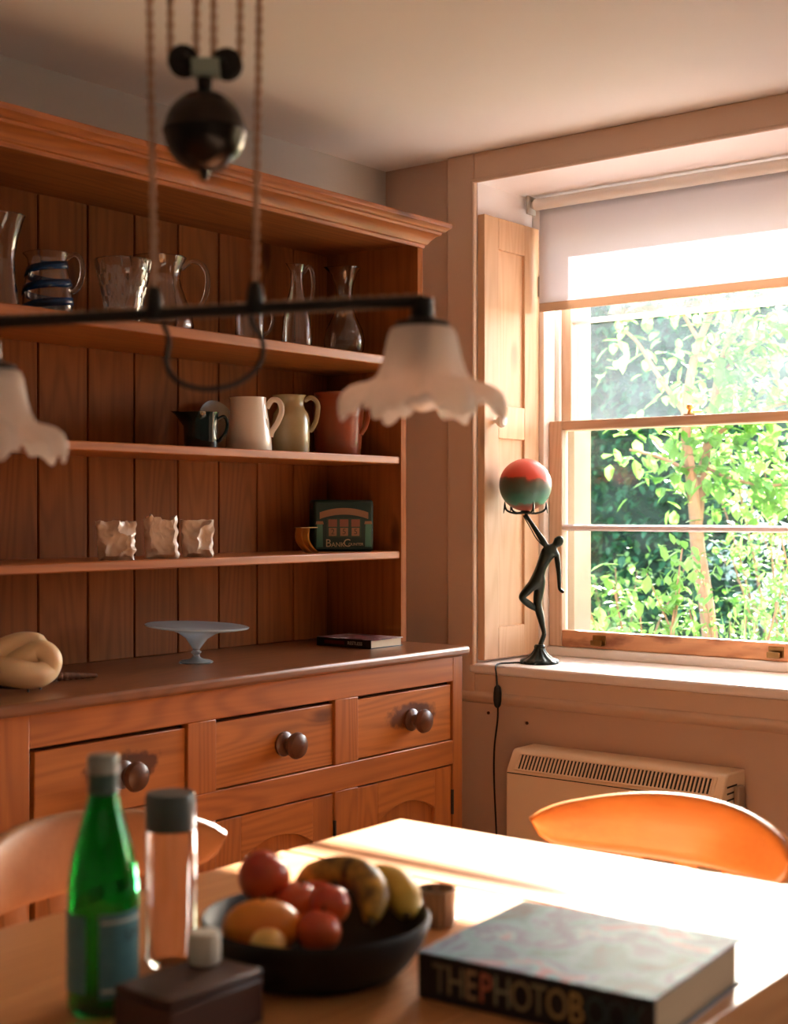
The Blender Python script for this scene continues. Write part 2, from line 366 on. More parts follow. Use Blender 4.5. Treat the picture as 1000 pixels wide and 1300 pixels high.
# panelled shutters folded into the reveals
def shutter(name, label, yf, yb):
    t = thing(name, label, 'shutter', (3.472, yf, .793))
    lx = lambda m: [(x-3.472, y-yf, z-.793) for x, y, z in m.v]
    x0, x1, z0, z1 = 3.327, 3.617, .793, 2.077
    def part(m, n, b=.002):
        m.v = lx(m); return m.build(n, shutterpine, t, bevel=b)
    part(bx(x0, 3.400, min(yf,yb), max(yf,yb), z0, z1), 'stile'); part(bx(3.538, x1, min(yf,yb), max(yf,yb), z0, z1), 'stile')
    for a, b in ((z0, .885), (1.435, 1.530), (1.985, z1)): part(bx(3.400, 3.538, min(yf,yb), max(yf,yb), a, b), 'rail')
    s = 1 if yb > yf else -1
    for a, b in ((.885, 1.435), (1.530, 1.985)):
        y0 = yf + s*.009
        part(bx(3.400, 3.538, min(y0,yb), max(y0,yb), a, b), 'panel', 0)
    return t
sh = shutter('window_shutter', 'stripped pine panelled shutter folded in the reveal beside the figure lamp', 2.300, 2.324)
m = MB().lathe([(.006,0),(.006,.010),(.014,.016),(.0185,.024),(.0185,.030),(.013,.037),(1e-5,.039)], 20, Matrix.Rotation(PI/2, 4, 'X'))
m.build('knob', plain('white_ceramic', C(236,228,216), .2), sh, loc=(3.376-3.472, 0, 1.482-.793))
m = bx(.138, .145, -.006, 0, 1.08, 1.14); m.tube([(.147, -.004, 1.075), (.147, -.004, 1.145)], .004, 8); m.build('hinge', plain('grey_steel', C(150,146,140), .4, metal=.8), sh)
shutter('window_shutter', 'stripped pine panelled shutter in the reveal farthest from the dresser', 1.340, 1.316)

# roller blind
bl = thing('roller_blind', 'cream fabric roller blind pulled a third of the way down the window', 'blind', (3.585, 1.83, 2.145))
ZB = 2.145
MB().tube([(0, -.462, 0), (0, .462, 0)], .017, 20).build('roller_tube', whiteplastic, bl)
for y in (-.478, .478):
    m = MB(); m.box(-.022, .022, y-.003, y+.003, -.028, .026); m.tube([(0, y-.006 if y > 0 else y+.006, 0), (0, y*.965, 0)], .012, 14)
    m.build('bracket', plain('bracket_grey', C(188,184,176), .4), bl)
m = MB()
vs = []; fs = []; ny, nz = 24, 12
for i in range(ny+1):
    for j in range(nz+1):
        y = -.455+.91*i/ny; z = -.012-(ZB-1.848-.012)*j/nz
        vs.append((.012+.0012*math.sin(y*9+1)*(j/nz), y, z))
for i in range(ny):
    for j in range(nz): fs.append((i*(nz+1)+j, (i+1)*(nz+1)+j, (i+1)*(nz+1)+j+1, i*(nz+1)+j+1))
m.add(vs, fs); fo = m.build('fabric', fabric('blind_fabric', C(222,219,222), .42), bl)
sm = fo.modifiers.new('thickness', 'SOLIDIFY'); sm.thickness = .0006
bx(.0085, .0155, -.455, .455, 1.822-ZB, 1.849-ZB).build('hem_bar', fabric('blind_hem', C(200,176,154), .25), bl, bevel=.003)

# night-storage panel heater on the wall under the window
ht = thing('panel_heater', 'cream metal panel heater with slotted top grille below the window', 'heater', (3.255, 1.815, .14))
hy = .315
prof = [(XB-.002-3.255, 0), (-.072, 0), (-.072, .378), (-.040, .428), (-.030, .4335), (XB-.002-3.255, .4335)]
hm = plain('heater_enamel', C(232,206,174), .38)
MB().prism(prof, 1, -hy, hy).build('body', hm, ht, bevel=.004)
hd = plain('heater_dark_slot', C(38,32,28), .6)
n = Vector((-.050, 0, .032)).normalized(); up_ = Vector((.032, 0, .050)).normalized(); c0 = Vector((-.056, 0, .403))
def slab(m, cy, hw, a0, a1, o0, o1):
    ps = []
    for y in (cy-hw, cy+hw):
        for a, o in ((a0,o0),(a1,o0),(a1,o1),(a0,o1)): ps.append(c0 + up_*a + n*o + Vector((0,y,0)))
    m.add(ps, [(0,1,2,3),(7,6,5,4),(0,4,5,1),(1,5,6,2),(2,6,7,3),(3,7,4,0)])
m = MB(); slab(m, 0, hy-.030, -.021, .021, -.002, .0008); gr = m.build('grille_recess', hd, ht, smooth=False)
m = MB(); ns = 52
for i in range(ns): slab(m, -(hy-.034)+(2*(hy-.034))*i/(ns-1), .0022, -.021, .021, .0008, .0035)
g2 = m.build('grille_louvres', hm, ht, smooth=False); tag(g2, kind='stuff')
m = MB(); slab(m, 0, hy-.026, .021, .026, -.001, .004); slab(m, 0, hy-.026, -.026, -.021, -.001, .004); slab(m, hy-.027, .004, -.026, .026, -.001, .004); slab(m, -hy+.027, .004, -.026, .026, -.001, .004)
m.build('grille_frame', hm, ht, bevel=.001)
m = MB()
for k in range(4): m.box(-.04, .015, -hy-.0012, -hy+.001, .352+k*.016, .356+k*.016)
m.build('side_slots', hd, ht, smooth=False)
m = MB().box(-.0725, -.0715, -hy+.004, hy-.004, .372, .3745); m.build('panel_joint', hd, ht, smooth=False)
bx(-.005, .030, -hy-.016, -hy-.0005, .30, .40).build('thermostat', plain('thermostat_grey', C(150,128,108), .5), ht, bevel=.004)

# ================================================================== THE GARDEN
def leaf_mesh(m, p, d, up, L, wd, curl=.15):
    d = d.normalized(); s = d.cross(up)
    if s.length < 1e-3: s = d.cross(Vector((1,0,0)))
    s.normalize(); nn = s.cross(d)
    q = lambda a, b, c: p + d*(a*L) + s*(b*wd) + nn*(c*L)
    m.add([q(0,0,0), q(.3,-.42,.05), q(.68,-.36,-.02), q(1,0,-curl), q(.68,.36,-.02), q(.3,.42,.05), q(.45,0,-.04)],
          [(0,1,6),(1,2,6),(2,3,6),(3,4,6),(4,5,6),(5,0,6)])
rv = lambda: Vector((random.gauss(0,1), random.gauss(0,1), random.gauss(0,1))).normalized()
GZ = -.15
struct(bx(-16, 30, -20, 26, GZ-.2, GZ).build('garden_ground', plain('lawn', C(96,122,52), .9, var=.8, vscale=4, col2=C(66,92,36)), smooth=False))
lf_bright = leafmat('yellow_green_leaf', C(88,140,48), C(158,194,106), .5)  # yellow-green leaf colour, varied at random
lf_mid = leafmat('shrub_leaf', C(72,122,52), C(138,176,92), .45)
lf_pale = leafmat('silver_leaf', C(136,160,142), C(176,194,184), .4)
lf_dark = leafmat('hedge_leaf', C(26,74,50), C(58,116,72), .25)
bark = plain('pale_bark', C(170,128,104), .85, bump=.6, bscale=60, var=.6, vscale=14, col2=C(128,88,66))
# garden tree with forked trunk
tr = thing('garden_tree', 'young forked tree with pale bark and broad yellow-green leaves outside the window', 'tree', (5.83, 2.83, GZ))
def up3(pts): return [Vector(p) for p in pts]
R_ = Vector((.6204, -.7843, 0)); F_ = Vector((.7843, .6204, 0))
def loc(s, dd, z): return R_*s + F_*dd + Vector((0, 0, z-GZ))
trunk = MB().tube(bez([loc(.06,0,GZ), loc(.05,0,.35), loc(.02,.02,.75), loc(-.02,.02,1.02), loc(-.04,.0,1.16)], 20), [.040-.010*i/20 for i in range(21)], 12)
def tubeT(pts, r0, r1, n=24):
    q = bez(pts, n); return MB().tube(q, [r0+(r1-r0)*i/(len(q)-1) for i in range(len(q))], 9)
trunk.build('trunk', bark, tr)
br = [([loc(-.03,0,1.10), loc(-.06,-.02,1.35), loc(-.09,-.03,1.62), loc(-.05,-.03,1.92), loc(.04,0,2.15), loc(.08,.02,2.40)], .030, .010),
      ([loc(-.04,.0,1.12), loc(.00,.05,1.38), loc(.05,.08,1.62), loc(.10,.1,1.9), loc(.22,.12,2.2)], .030, .010),
      ([loc(-.09,-.03,1.66), loc(-.2,-.06,1.80), loc(-.32,-.08,1.98), loc(-.42,-.1,2.05)], .013, .006),
      ([loc(-.07,-.02,1.40), loc(-.2,-.05,1.46), loc(-.34,-.02,1.50)], .011, .005),
      ([loc(.04,.07,1.55), loc(.2,.0,1.66), loc(.4,.02,1.72)], .012, .006),
      ([loc(.08,.1,1.85), loc(.25,.1,1.98), loc(.46,.06,2.12)], .012, .005),
      ([loc(.02,.05,1.42), loc(.16,.0,1.36), loc(.32,-.05,1.34), loc(.5,-.05,1.40)], .010, .005),
      ([loc(-.03,0,2.0), loc(-.14,.02,2.2), loc(-.22,.02,2.35)], .010, .005)]
ends = []
for k, (p, a, b) in enumerate(br):
    o = tubeT(p, a, b).build('branch', bark, tr)
    q = bez(p, 30); ends += (3 if k in (1, 4, 5, 6) else 1)*[(q[i], (q[min(i+1,len(q)-1)]-q[i-1])) for i in range(8 if k < 2 else 3, len(q))]
lm = MB(); leaf_mesh(lm, Vector((0,0,0)), Vector((1,0,0)), Vector((0,0,1)), 1, 1); lme = lm.mesh('leaf', False)
lme.materials.append(lf_bright)
random.seed(11); fol = MB(); cnt = 0
for k in range(1150):
    p, d = random.choice(ends)
    c = p + rv()*random.uniform(.03, .26)
    if c.z + GZ > 2.42 or c.z+GZ < 1.05: continue
    dirn = (rv()*.7 + Vector((0,0,-.45)) + d.normalized()*.3)
    L = random.uniform(.06, .105)
    if cnt < 280 and (c-p).length > .08:
        cnt += 1
        o = bpy.data.objects.new('leaf', lme); COL.objects.link(o); o.parent = tr
        o.location = c; o.scale = (L, L*.72, L); o.rotation_euler = dirn.to_track_quat('X', 'Z').to_euler()
    else: leaf_mesh(fol, c, dirn, Vector((0,0,1)), L*.9, L*.65)
tag(fol.build('foliage', lf_bright, tr, smooth=False), kind='stuff')
# shrubs in front of and behind the tree
def shrub(name, label, base, rad, h, n, mat, L0, L1, seed, z0=0):
    random.seed(seed)
    t = thing(name, label, 'shrub', base)
    st = MB(); f = MB()
    for k in range(9):
        a = random.uniform(0, 2*PI); q = random.uniform(.4, .95)
        tip = Vector((math.cos(a)*rad*q, math.sin(a)*rad*q, h*random.uniform(.6, .97)))
        path = bez([(0.1*tip.x, .1*tip.y, 0), (tip.x*.35, tip.y*.35, tip.z*.5), tip], 8)
        st.tube(path, [.009-.006*i/8 for i in range(9)], 6)
        for j in range(n//9):
            p = path[random.randint(2, 8)] + rv()*random.uniform(.0, .17)
            if p.z > h or p.z < .05: p.z = h*random.uniform(.5,.98)
            d = rv() + Vector((0,0,.25))
            L = random.uniform(L0, L1); leaf_mesh(f, p, d, Vector((0,0,1)), L, L*.62)
    st.build('stems', bark, t); tag(f.build('foliage', mat, t, smooth=False), kind='stuff')
    return t
shrub('leafy_shrub', 'yellow-green shrub low outside the window nearest the stone jamb', (4.95, 2.62, GZ), .42, 1.28, 800, lf_bright, .045, .085, 3)
shrub('leafy_shrub', 'dense light green shrub at the foot of the forked tree', (5.25, 2.42, GZ), .45, 1.30, 1100, lf_mid, .025, .05, 4)
shrub('leafy_shrub', 'small-leaved bright shrub at the lower right of the window view', (5.35, 2.05, GZ), .5, 1.42, 1300, lf_bright, .022, .045, 5)
shrub('leafy_shrub', 'tall bushy yellow-green shrub right of the forked tree', (6.6, 2.78, GZ), .55, 1.95, 1200, lf_bright, .04, .07, 6)
shrub('leafy_shrub', 'silvery pale shrub behind the right side of the window view', (7.6, 3.0, GZ), .7, 1.75, 1500, lf_pale, .04, .08, 8)
shrub('leafy_shrub', 'mid-green shrub behind the forked tree before the hedge', (6.9, 3.85, GZ), .6, 1.25, 1100, lf_mid, .035, .06, 9)
# grass tussock in front
random.seed(21); g = MB()
for k in range(260):
    x, y = 4.75+random.uniform(0,.9), 1.7+random.uniform(-.2,.85); h = random.uniform(.5, 1.15); a = random.uniform(0,2*PI); s = random.uniform(.05,.22)
    p0 = Vector((x,y,GZ)); p1 = p0+Vector((math.cos(a)*s*.4, math.sin(a)*s*.4, h*.6)); p2 = p0+Vector((math.cos(a)*s, math.sin(a)*s, h)); wv = Vector((-math.sin(a), math.cos(a), 0))*.005
    g.add([p0-wv,p0+wv,p1+wv,p1-wv,p2], [(0,1,2,3),(3,2,4)])
o = g.build('tall_grass', lf_mid, smooth=False); tag(o, 'tall thin green grass blades outside the window', 'grass', kind='stuff')
# clipped hedge at the back of the garden
hd_ = thing('garden_hedge', 'dark green clipped hedge at the back of the garden', 'hedge', (9.6, 5.6, GZ))
random.seed(31); core = MB(); f = MB()
def hedge_h(y): return 3.3 if y > 4.25 else (1.95 if y > 3.5 else 1.25)
for (a, b, h) in ((4.25, 13.0, 3.2), (3.5, 4.25, 1.85), (-2.0, 3.5, 1.15)): core.box(.12, 1.0, a-5.6, b-5.6, 0, h)
core.build('core', plain('hedge_inside', C(20,48,34), .9, var=.8, vscale=9, col2=C(40,80,56)), hd_, smooth=False)
for k in range(15000):
    y = random.uniform(2.2, 8.6); h = hedge_h(y); z = random.uniform(.2, h)
    p = Vector((random.uniform(-.08, .16), y-5.6, z)); d = rv() + Vector((-.5, 0, -.2)); L = random.uniform(.05, .11); leaf_mesh(f, p, d, Vector((0,0,1)), L, L*.7)
tag(f.build('foliage', lf_dark, hd_, smooth=False), kind='stuff')
# ================================================================== THE DRESSER
DO = (2.31, 2.41, 0)
dr = thing('pine_dresser', 'large waxed pine dresser with open plate rack, three drawers and panelled doors', 'dresser', DO)
def dp(m, name, mat, parent=dr, bevel=.002, **k):
    m.v = [(x-DO[0], y-DO[1], z-DO[2]) for x, y, z in m.v]; return m.build(name, mat, parent, bevel=bevel, **k)
XL, XR = 1.560, 3.058
ZW = .863
# rack back boards, one by one
xs = [1.586+.144*i for i in range(11)]
dp(bx(XL+.01, XR-.01, 2.648, 2.656, .80, 1.99), 'back_lining', plain('dark_gap', C(30,18,10), .9), bevel=0, smooth=False)
for i in range(10):
    a, b = xs[i]+.0022, xs[i+1]-.0022
    dp(bx(a, b, 2.634, 2.648, ZW, 1.96), 'back_board', shadedpine[2], bevel=.0025)
# rack sides with the stepped front edge
side = [(2.648, ZW), (2.372, ZW), (2.372, 1.535), (2.368, 1.560), (2.354, 1.580), (2.334, 1.590), (2.319, 1.600), (2.315, 1.612), (2.315, 1.955), (2.648, 1.955)]
for a, b in ((XL, XL+.024), (3.030, 3.054)):
    dp(MB().prism(side, 0, a, b), 'side_panel', shadedpine[2], bevel=.0015)
# shelves
for (zt, th, yf) in ((1.633, .025, 2.318), (1.372, .021, 2.376), (1.113, .021, 2.376)):
    s_ = dp(bx(XL+.024, 3.030, yf, 2.634, zt-th, zt), 'shelf', pine[0], bevel=.003)
dp(bx(XL, 3.054, 2.318, 2.648, 1.948, 1.970), 'top_board', shadedpine[0])
# cornice: a profile mitred round the front and the right end
prof = [(0,1.938),(.006,1.938),(.008,1.946),(.014,1.948),(.020,1.956),(.034,1.968),(.046,1.972),(.048,1.978),(.056,1.980),(.062,1.986),(.070,1.990),(.072,1.998),(.072,2.002),(0,2.002)]
vs = []; n = len(prof)
for o_, z in prof: vs.append((XL-.01, 2.316-o_, z))
for o_, z in prof: vs.append((3.050+o_*.6, 2.316-o_, z))
for o_, z in prof: vs.append((3.050+o_*.6, 2.654, z))
fs = [tuple(range(n))]
for k in range(2):
    for i in range(n): fs.append((k*n+i, (k+1)*n+i, (k+1)*n+(i+1) % n, k*n+(i+1) % n))
fs.append(tuple(range(2*n, 3*n))[::-1])
dp(MB().add(vs, fs), 'cornice', pine[0], bevel=0, angle=25)
# worktop
dp(bx(XL-.012, 3.068, 2.166, 2.650, .838, ZW), 'worktop', wood('worktop_pine', C(142,88,52), C(102,58,32), 0, rough=.35, coat=.5), bevel=.008, seg=3)
# carcass, front frame
dp(bx(XL+.012, XR-.012, 2.215, 2.64, .07, .836), 'carcass', plain('dresser_inside', C(60,34,18), .8), bevel=0, smooth=False)
for a, b in ((XL, XL+.02), (XR-.02, XR)): dp(bx(a, b, 2.208, 2.648, .0, .838), 'end_panel', pine[2])
YF = 2.186
dp(bx(XL, 1.655, YF, 2.208, 0, .838), 'stile', pine[2]); dp(bx(3.016, XR, YF, 2.208, 0, .838), 'stile', pine[2])
dp(bx(1.655, 3.016, YF, 2.208, .772, .838), 'rail', pine[0]); dp(bx(1.655, 3.016, YF, 2.208, .553, .616), 'rail', pine[0]); dp(bx(1.655, 3.016, YF+.004, 2.208, .0, .130), 'plinth', pine[0])
for a, b in ((2.062, 2.145), (2.539, 2.624)):
    dp(bx(a, b, YF, 2.208, .616, .772), 'muntin', pine[2]); dp(bx(a, b, YF, 2.208, .130, .553), 'muntin', pine[2])
def knob(x, z, parent, s=1.0):
    m = MB().lathe([(.0285*s,0),(.0285*s,.005),(.024*s,.009),(.015*s,.012),(.013*s,.020),(.018*s,.026),(.028*s,.033),(.031*s,.041),(.027*s,.050),(.014*s,.056),(1e-5,.0575)], 28, Matrix.Translation((x, YF+.004, z)) @ Matrix.Rotation(PI/2, 4, 'X'))
    dp(m, 'knob', knobwood, parent, 0)
for i, (a, b, kx) in enumerate(((1.668, 2.062, 1.886), (2.145, 2.539, 2.363), (2.624, 3.016, 2.84))):
    st = [((kx+.005-DO[0], YF-DO[1], .702-DO[2]), (.115, .2, .034))] if i != 1 else None
    mt = wood('drawer_pine_%d' % i, C(190,115,50), C(126,66,24), 0, coat=.12, rings=60, scale=1.0, knots=.7, stain=st)
    d = dp(bx(a+.003, b-.003, YF+.006, 2.216, .6185, .7635), 'drawer', mt, bevel=.002)
    knob(kx, .690, d)
for i, (a, b) in enumerate(((1.668, 2.062), (2.145, 2.539), (2.624, 3.016))):
    a += .003; b -= .003
    d = dp(bx(a+.07, b-.07, YF+.014, 2.214, .20, .548), 'door', pine[2], bevel=0)          # the flat panel of the door
    dp(bx(a, a+.078, YF+.004, 2.214, .134, .549), 'door_stile', pine[2], d); dp(bx(b-.072, b, YF+.004, 2.214, .134, .549), 'door_stile', pine[2], d)
    arch = [(a+.078, .549), (a+.078, .448)] + [(a+.078+(b-a-.150)*t/10, .448+.036*math.sin(PI*t/10)**.8) for t in range(1, 10)] + [(b-.072, .448), (b-.072, .549)]
    dp(MB().prism(arch, 1, YF+.004, 2.2145), 'door_rail', wood('door_rail_pine_%d' % i, C(188,112,48), C(126,63,22), 0, rings=50), d, .0015)
    dp(bx(a+.078, b-.072, YF+.004, 2.2145, .134, .225), 'door_rail', pine[0], d)
    dp(bx(b-.0005, b+.005, YF-.002, YF+.006, .42, .485), 'hinge', iron, d, .001)

# ================================================================== THINGS ON THE DRESSER
def jug(name, label, cat, loc_, prof, mat, handle=None, wall=.003, spout=None, group=None, rz=0, seg=40, hr=.005, hflat=.7, hmat=None):
    """lathe vessel with a wall; handle = points in local (x,z); x axis turned by rz"""
    t = thing(name, label, cat, loc_, rz, group)
    inner = [(max(1e-5, r-wall), max(z, prof[0][1]+wall)) for r, z in prof]
    full = [(1e-5, prof[0][1])] + prof + inner[::-1] + [(1e-5, prof[0][1]+wall)]
    zt = prof[-1][1]; z0 = prof[0][1]
    def fn(r, z, a):
        x, y = r*math.cos(a), r*math.sin(a)
        if spout:
            k = max(0, (z-(zt-spout[1]))/spout[1]); k = min(1, k)**2
            c = max(0, math.cos(a-PI))**8
            x -= spout[0]*k*c; y *= 1-.25*k*c; z += spout[2]*k*c
        return (x, y, z)
    MB().lathe(full, seg, fn=fn, cap0=False, cap1=False).build('body', mat, t, angle=50)
    if handle:
        pts = bez([(x, 0, z) for x, z in handle], 30)
        MB().tube(pts, hr, 10, flat=hflat, up=(0,1,0)).build('handle', hmat or mat, t)
    return t
ST1, ST2, ST3 = 1.633, 1.372, 1.113
RT = -math.radians(51.7)      # turn so that the handle lies towards the window
SG = 'glassware on the top shelf'
# (1) tall flared glass vase at the far left
jug('glass_vase', 'tall waisted clear glass vase at the left end of the top shelf', 'vase', (1.775, 2.44, ST1), [(.036,0),(.040,.004),(.037,.02),(.030,.07),(.028,.11),(.034,.15),(.044,.185),(.050,.20)], clear, wall=.0035, group=SG)
# (2) jug with blue trailed spiral bands
bj = jug('glass_jug', 'clear glass jug with blue spiral stripes', 'jug', (1.902, 2.45, ST1), [(.046,0),(.051,.004),(.0535,.03),(.052,.06),(.047,.09),(.041,.115),(.040,.130),(.043,.142)], clear, handle=[(.040,.130),(.058,.138),(.072,.125),(.074,.095),(.064,.066),(.052,.058)], wall=.003, spout=(.012,.03,.0), rz=RT, hr=.0055, group=SG)
blue = plain('blue_glass', C(20,70,130), .08, trans=.55, ior=1.45)
def rad_at(z):
    P = [(.0,.0515),(.03,.054),(.06,.0525),(.09,.0475),(.115,.0415),(.130,.0405),(.142,.0435)]
    for (z0,r0),(z1,r1) in zip(P, P[1:]):
        if z0 <= z <= z1: return r0+(r1-r0)*(z-z0)/(z1-z0)
    return .043
vs = []; fs = []; NS = 150
for i in range(NS+1):
    t = i/NS; a = 2.2 + t*2*PI*3.0; z = .012+.118*t; hw = .0085*min(1, 6*t+.2, 6*(1-t)+.3)
    for dz in (-hw, hw):
        r = rad_at(z+dz)+.0006; vs.append((r*math.cos(a), r*math.sin(a), z+dz))
for i in range(NS): fs.append((2*i, 2*i+2, 2*i+3, 2*i+1))
o = MB().add(vs, fs).build('blue_stripe', blue, bj); q = o.modifiers.new('t', 'SOLIDIFY'); q.thickness = .0012; q.offset = 1
# (3) cut crystal vase
cv = thing('crystal_vase', 'cut crystal vase with flared rim beside the striped jug', 'vase', (2.095, 2.43, ST1), 0, SG)
prof = [(.036,0),(.038,.004)] + [(.036+.029*(k/12)**1.25, .006+.144*k/12) for k in range(13)]
inner = [(max(.001, r-.006), max(z, .014)) for r, z in prof]
def cut(r, z, a):
    q = r + (.0022*(abs(math.sin(7*a+z*60))-.5) + .0022*(abs(math.sin(7*a-z*60))-.5) if .012 < z < .138 and r > .0 else 0)
    return (q*math.cos(a), q*math.sin(a), z)
MB().lathe([(1e-5,0)]+prof, 128, fn=cut, cap0=False, cap1=False).add([], []).build('cut_body', glass('crystal', ior=1.55), cv, angle=12)
MB().lathe([(prof[-1][0], prof[-1][1])]+inner[::-1]+[(1e-5,.014)], 64, cap0=False, cap1=False).build('inner_wall', bpy.data.materials['crystal'], cv)
# (4) large pitcher
jug('glass_pitcher', 'large clear glass pitcher with round handle behind the pendant bar', 'pitcher', (2.252, 2.485, ST1), [(0.066,0),(0.077,0.0066),(0.0814,0.0242),(0.077,0.0495),(0.0638,0.088),(0.0528,0.1155),(0.0484,0.1375),(0.0506,0.154),(0.0561,0.1716),(0.0638,0.1848)], clear, handle=[(0.05264,0.1595),(0.07392,0.176),(0.09856,0.1705),(0.1131,0.143),(0.1098,0.099),(0.09184,0.0638),(0.0784,0.055)], wall=.003, spout=(.014,.03,.004), rz=RT, hr=.006, group=SG)
# (5) small glass mug
jug('glass_mug', 'small straight clear glass mug between pitcher and slim decanter', 'mug', (2.508, 2.44, ST1), [(.034,0),(.036,.003),(.0355,.05),(.036,.105)], clear, handle=[(.036,.088),(.052,.088),(.058,.062),(.050,.036),(.0365,.028)], wall=.003, rz=RT, hr=.0045, group=SG)
# (6) slim handled decanter
jug('glass_decanter', 'slim clear glass decanter with handle and narrow neck', 'decanter', (2.692, 2.45, ST1), [(0.036,0),(0.04,0.00452),(0.0395,0.0339),(0.037,0.0791),(0.03,0.1186),(0.02,0.1525),(0.0155,0.1808),(0.016,0.209),(0.021,0.226)], clear, handle=[(0.017,0.2034),(0.03,0.2203),(0.04,0.209),(0.043,0.1695),(0.038,0.1243),(0.033,0.104)], wall=.003, spout=(.008,.02,.004), rz=RT, hr=.005, group=SG)
# (7) round bellied carafe
jug('glass_carafe', 'round bellied clear glass carafe with flared lip at the right end', 'carafe', (2.882, 2.45, ST1), [(0.0336,0),(0.04256,0.00324),(0.05376,0.02376),(0.056,0.0486),(0.0504,0.0756),(0.03584,0.1058),(0.02464,0.135),(0.02184,0.162),(0.02464,0.1944),(0.03472,0.2268),(0.0448,0.2419)], clear, wall=.0028, spout=(.012,.025,.004), rz=RT, group=SG)
# jugs on the second shelf
SJ = 'pottery jugs on the middle shelf'
jug('cream_jug', 'small dark green glazed jug with pointed lip', 'jug', (2.372, 2.47, ST2), [(.038,0),(.041,.003),(.041,.03),(.040,.055),(.042,.080),(.045,.088)], plain('dark_green_glaze', C(10,32,32), .12, coat=.5), handle=[(.041,.072),(.056,.078),(.064,.062),(.060,.040),(.046,.022),(.040,.018)], wall=.003, spout=(.030,.045,.004), rz=RT, hr=.0042, group=SJ)
jug('pottery_jug', 'tapering white glazed jug with loop handle', 'jug', (2.532, 2.465, ST2), [(.055,0),(.058,.004),(.056,.03),(.051,.07),(.046,.105),(.0435,.128),(.0435,.134)], plain('white_glaze', C(232,220,206), .18, coat=.4), handle=[(.0445,.108),(.058,.128),(.076,.124),(.082,.100),(.072,.072),(.058,.050),(.054,.036)], wall=.004, spout=(.006,.02,.0), rz=RT, hr=.0072, group=SJ)
jug('pottery_jug', 'olive beige stoneware jug with shouldered neck', 'jug', (2.708, 2.485, ST2), [(.046,0),(.049,.004),(.0495,.04),(.0495,.085),(.047,.103),(.037,.117),(.034,.128),(.0365,.145),(.041,.152)], plain('stoneware_glaze', C(166,146,108), .2, coat=.4, var=.5, vscale=14, col2=C(128,112,76)), handle=[(.036,.138),(.054,.146),(.070,.130),(.069,.098),(.060,.072),(.049,.058)], wall=.004, spout=(.010,.03,.0), rz=RT, hr=.0065, group=SJ)
jug('terracotta_jug', 'large brown terracotta jug behind the hanging shade', 'jug', (2.915, 2.50, ST2), [(.058,0),(.062,.004),(.064,.04),(.067,.09),(.070,.125),(.067,.150),(.062,.160),(.066,.172)], plain('terracotta_glaze', C(150,74,44), .3, coat=.3, var=.5, vscale=9, col2=C(110,50,30)), handle=[(.066,.140),(.082,.140),(.086,.110),(.078,.080),(.066,.060)], wall=.005, rz=RT-.3, hr=.007, group=SJ)
# pale plate leaning at the back between the jugs
pl_ = MB().lathe([(1e-5,0),(.030,0),(.052,.006),(.066,.010),(.067,.012),(.052,.009),(.030,.004),(1e-5,.004)], 40, Matrix.Translation((2.545, 2.600, ST2+.0665)) @ Matrix.Rotation(math.radians(78), 4, 'X'), cap0=False, cap1=False)
pl_.v = [(x-2.545, y-2.60, z-ST2) for x, y, z in pl_.v]
o = pl_.build('small_plate', plain('olive_plate_glaze', C(120,96,66), .25), loc=(2.545, 2.600, ST2)); tag(o, 'olive brown plate leaning on the boards behind the white jug', 'plate')
# three crumpled ceramic reliefs on the third shelf
cer = plain('crumpled_ceramic', C(226,208,190), .32, var=.7, vscale=14, col2=C(190,160,136), coat=.3)
def relief(label, loc_, w0, w1, h, seed, jag, rz):
    t = thing('ceramic_relief', label, 'sculpture', loc_, rz, 'crumpled ceramic tiles')
    n = 30; vs = []; fs = []
    for layer in (0, 1):
        for i in range(n+1):
            for j in range(n+1):
                u, v = i/n, j/n
                wd = w0+(w1-w0)*v; x = (u-.5)*wd
                hh = h*(1+jag*(noise.noise(Vector((u*5+seed, seed, 1)))*.5 + .18*noise.noise(Vector((u*17, seed, 3)))))
                z = v*hh
                if layer == 0:
                    q = Vector((u*1.7+seed, v*2.0, seed*1.7)); r1 = 1-abs(noise.noise(q))*2; r2 = 1-abs(noise.noise(q*2.3+Vector((4,1,0))))*2
                    e = min(1, 8*u, 8*(1-u), 8*v+.2)
                    y = -.014 - (.017*r1 + .005*r2 + .0015*noise.noise(q*5))*e
                    x += .006*noise.noise(Vector((v*6, seed, u*3)))
                else: y = .012
                vs.append((x, y + v*.020, z))
    N1 = (n+1)**2; g = lambda i, j, l: l*N1 + i*(n+1)+j
    for i in range(n):
        for j in range(n):
            fs.append((g(i,j,0), g(i+1,j,0), g(i+1,j+1,0), g(i,j+1,0))); fs.append((g(i,j,1), g(i,j+1,1), g(i+1,j+1,1), g(i+1,j,1)))
    for i in range(n):
        fs += [(g(i,0,0), g(i,0,1), g(i+1,0,1), g(i+1,0,0)), (g(i,n,0), g(i+1,n,0), g(i+1,n,1), g(i,n,1)), (g(0,i,0), g(0,i+1,0), g(0,i+1,1), g(0,i,1)), (g(n,i,0), g(n,i,1), g(n,i+1,1), g(n,i+1,0))]
    MB().add(vs, fs).build('slab', cer, t, angle=28)
relief('crumpled pale ceramic tile with smooth folds, leftmost of three', (2.083, 2.44, ST3), .078, .088, .086, 3.1, .12, -.62)
relief('crumpled pale ceramic tile with jagged upright crest, middle of three', (2.222, 2.445, ST3), .074, .076, .092, 7.7, .55, -.62)
relief('crumpled pale ceramic tile with flat top edge, rightmost of three', (2.348, 2.455, ST3), .070, .078, .088, 11.3, .10, -.62)
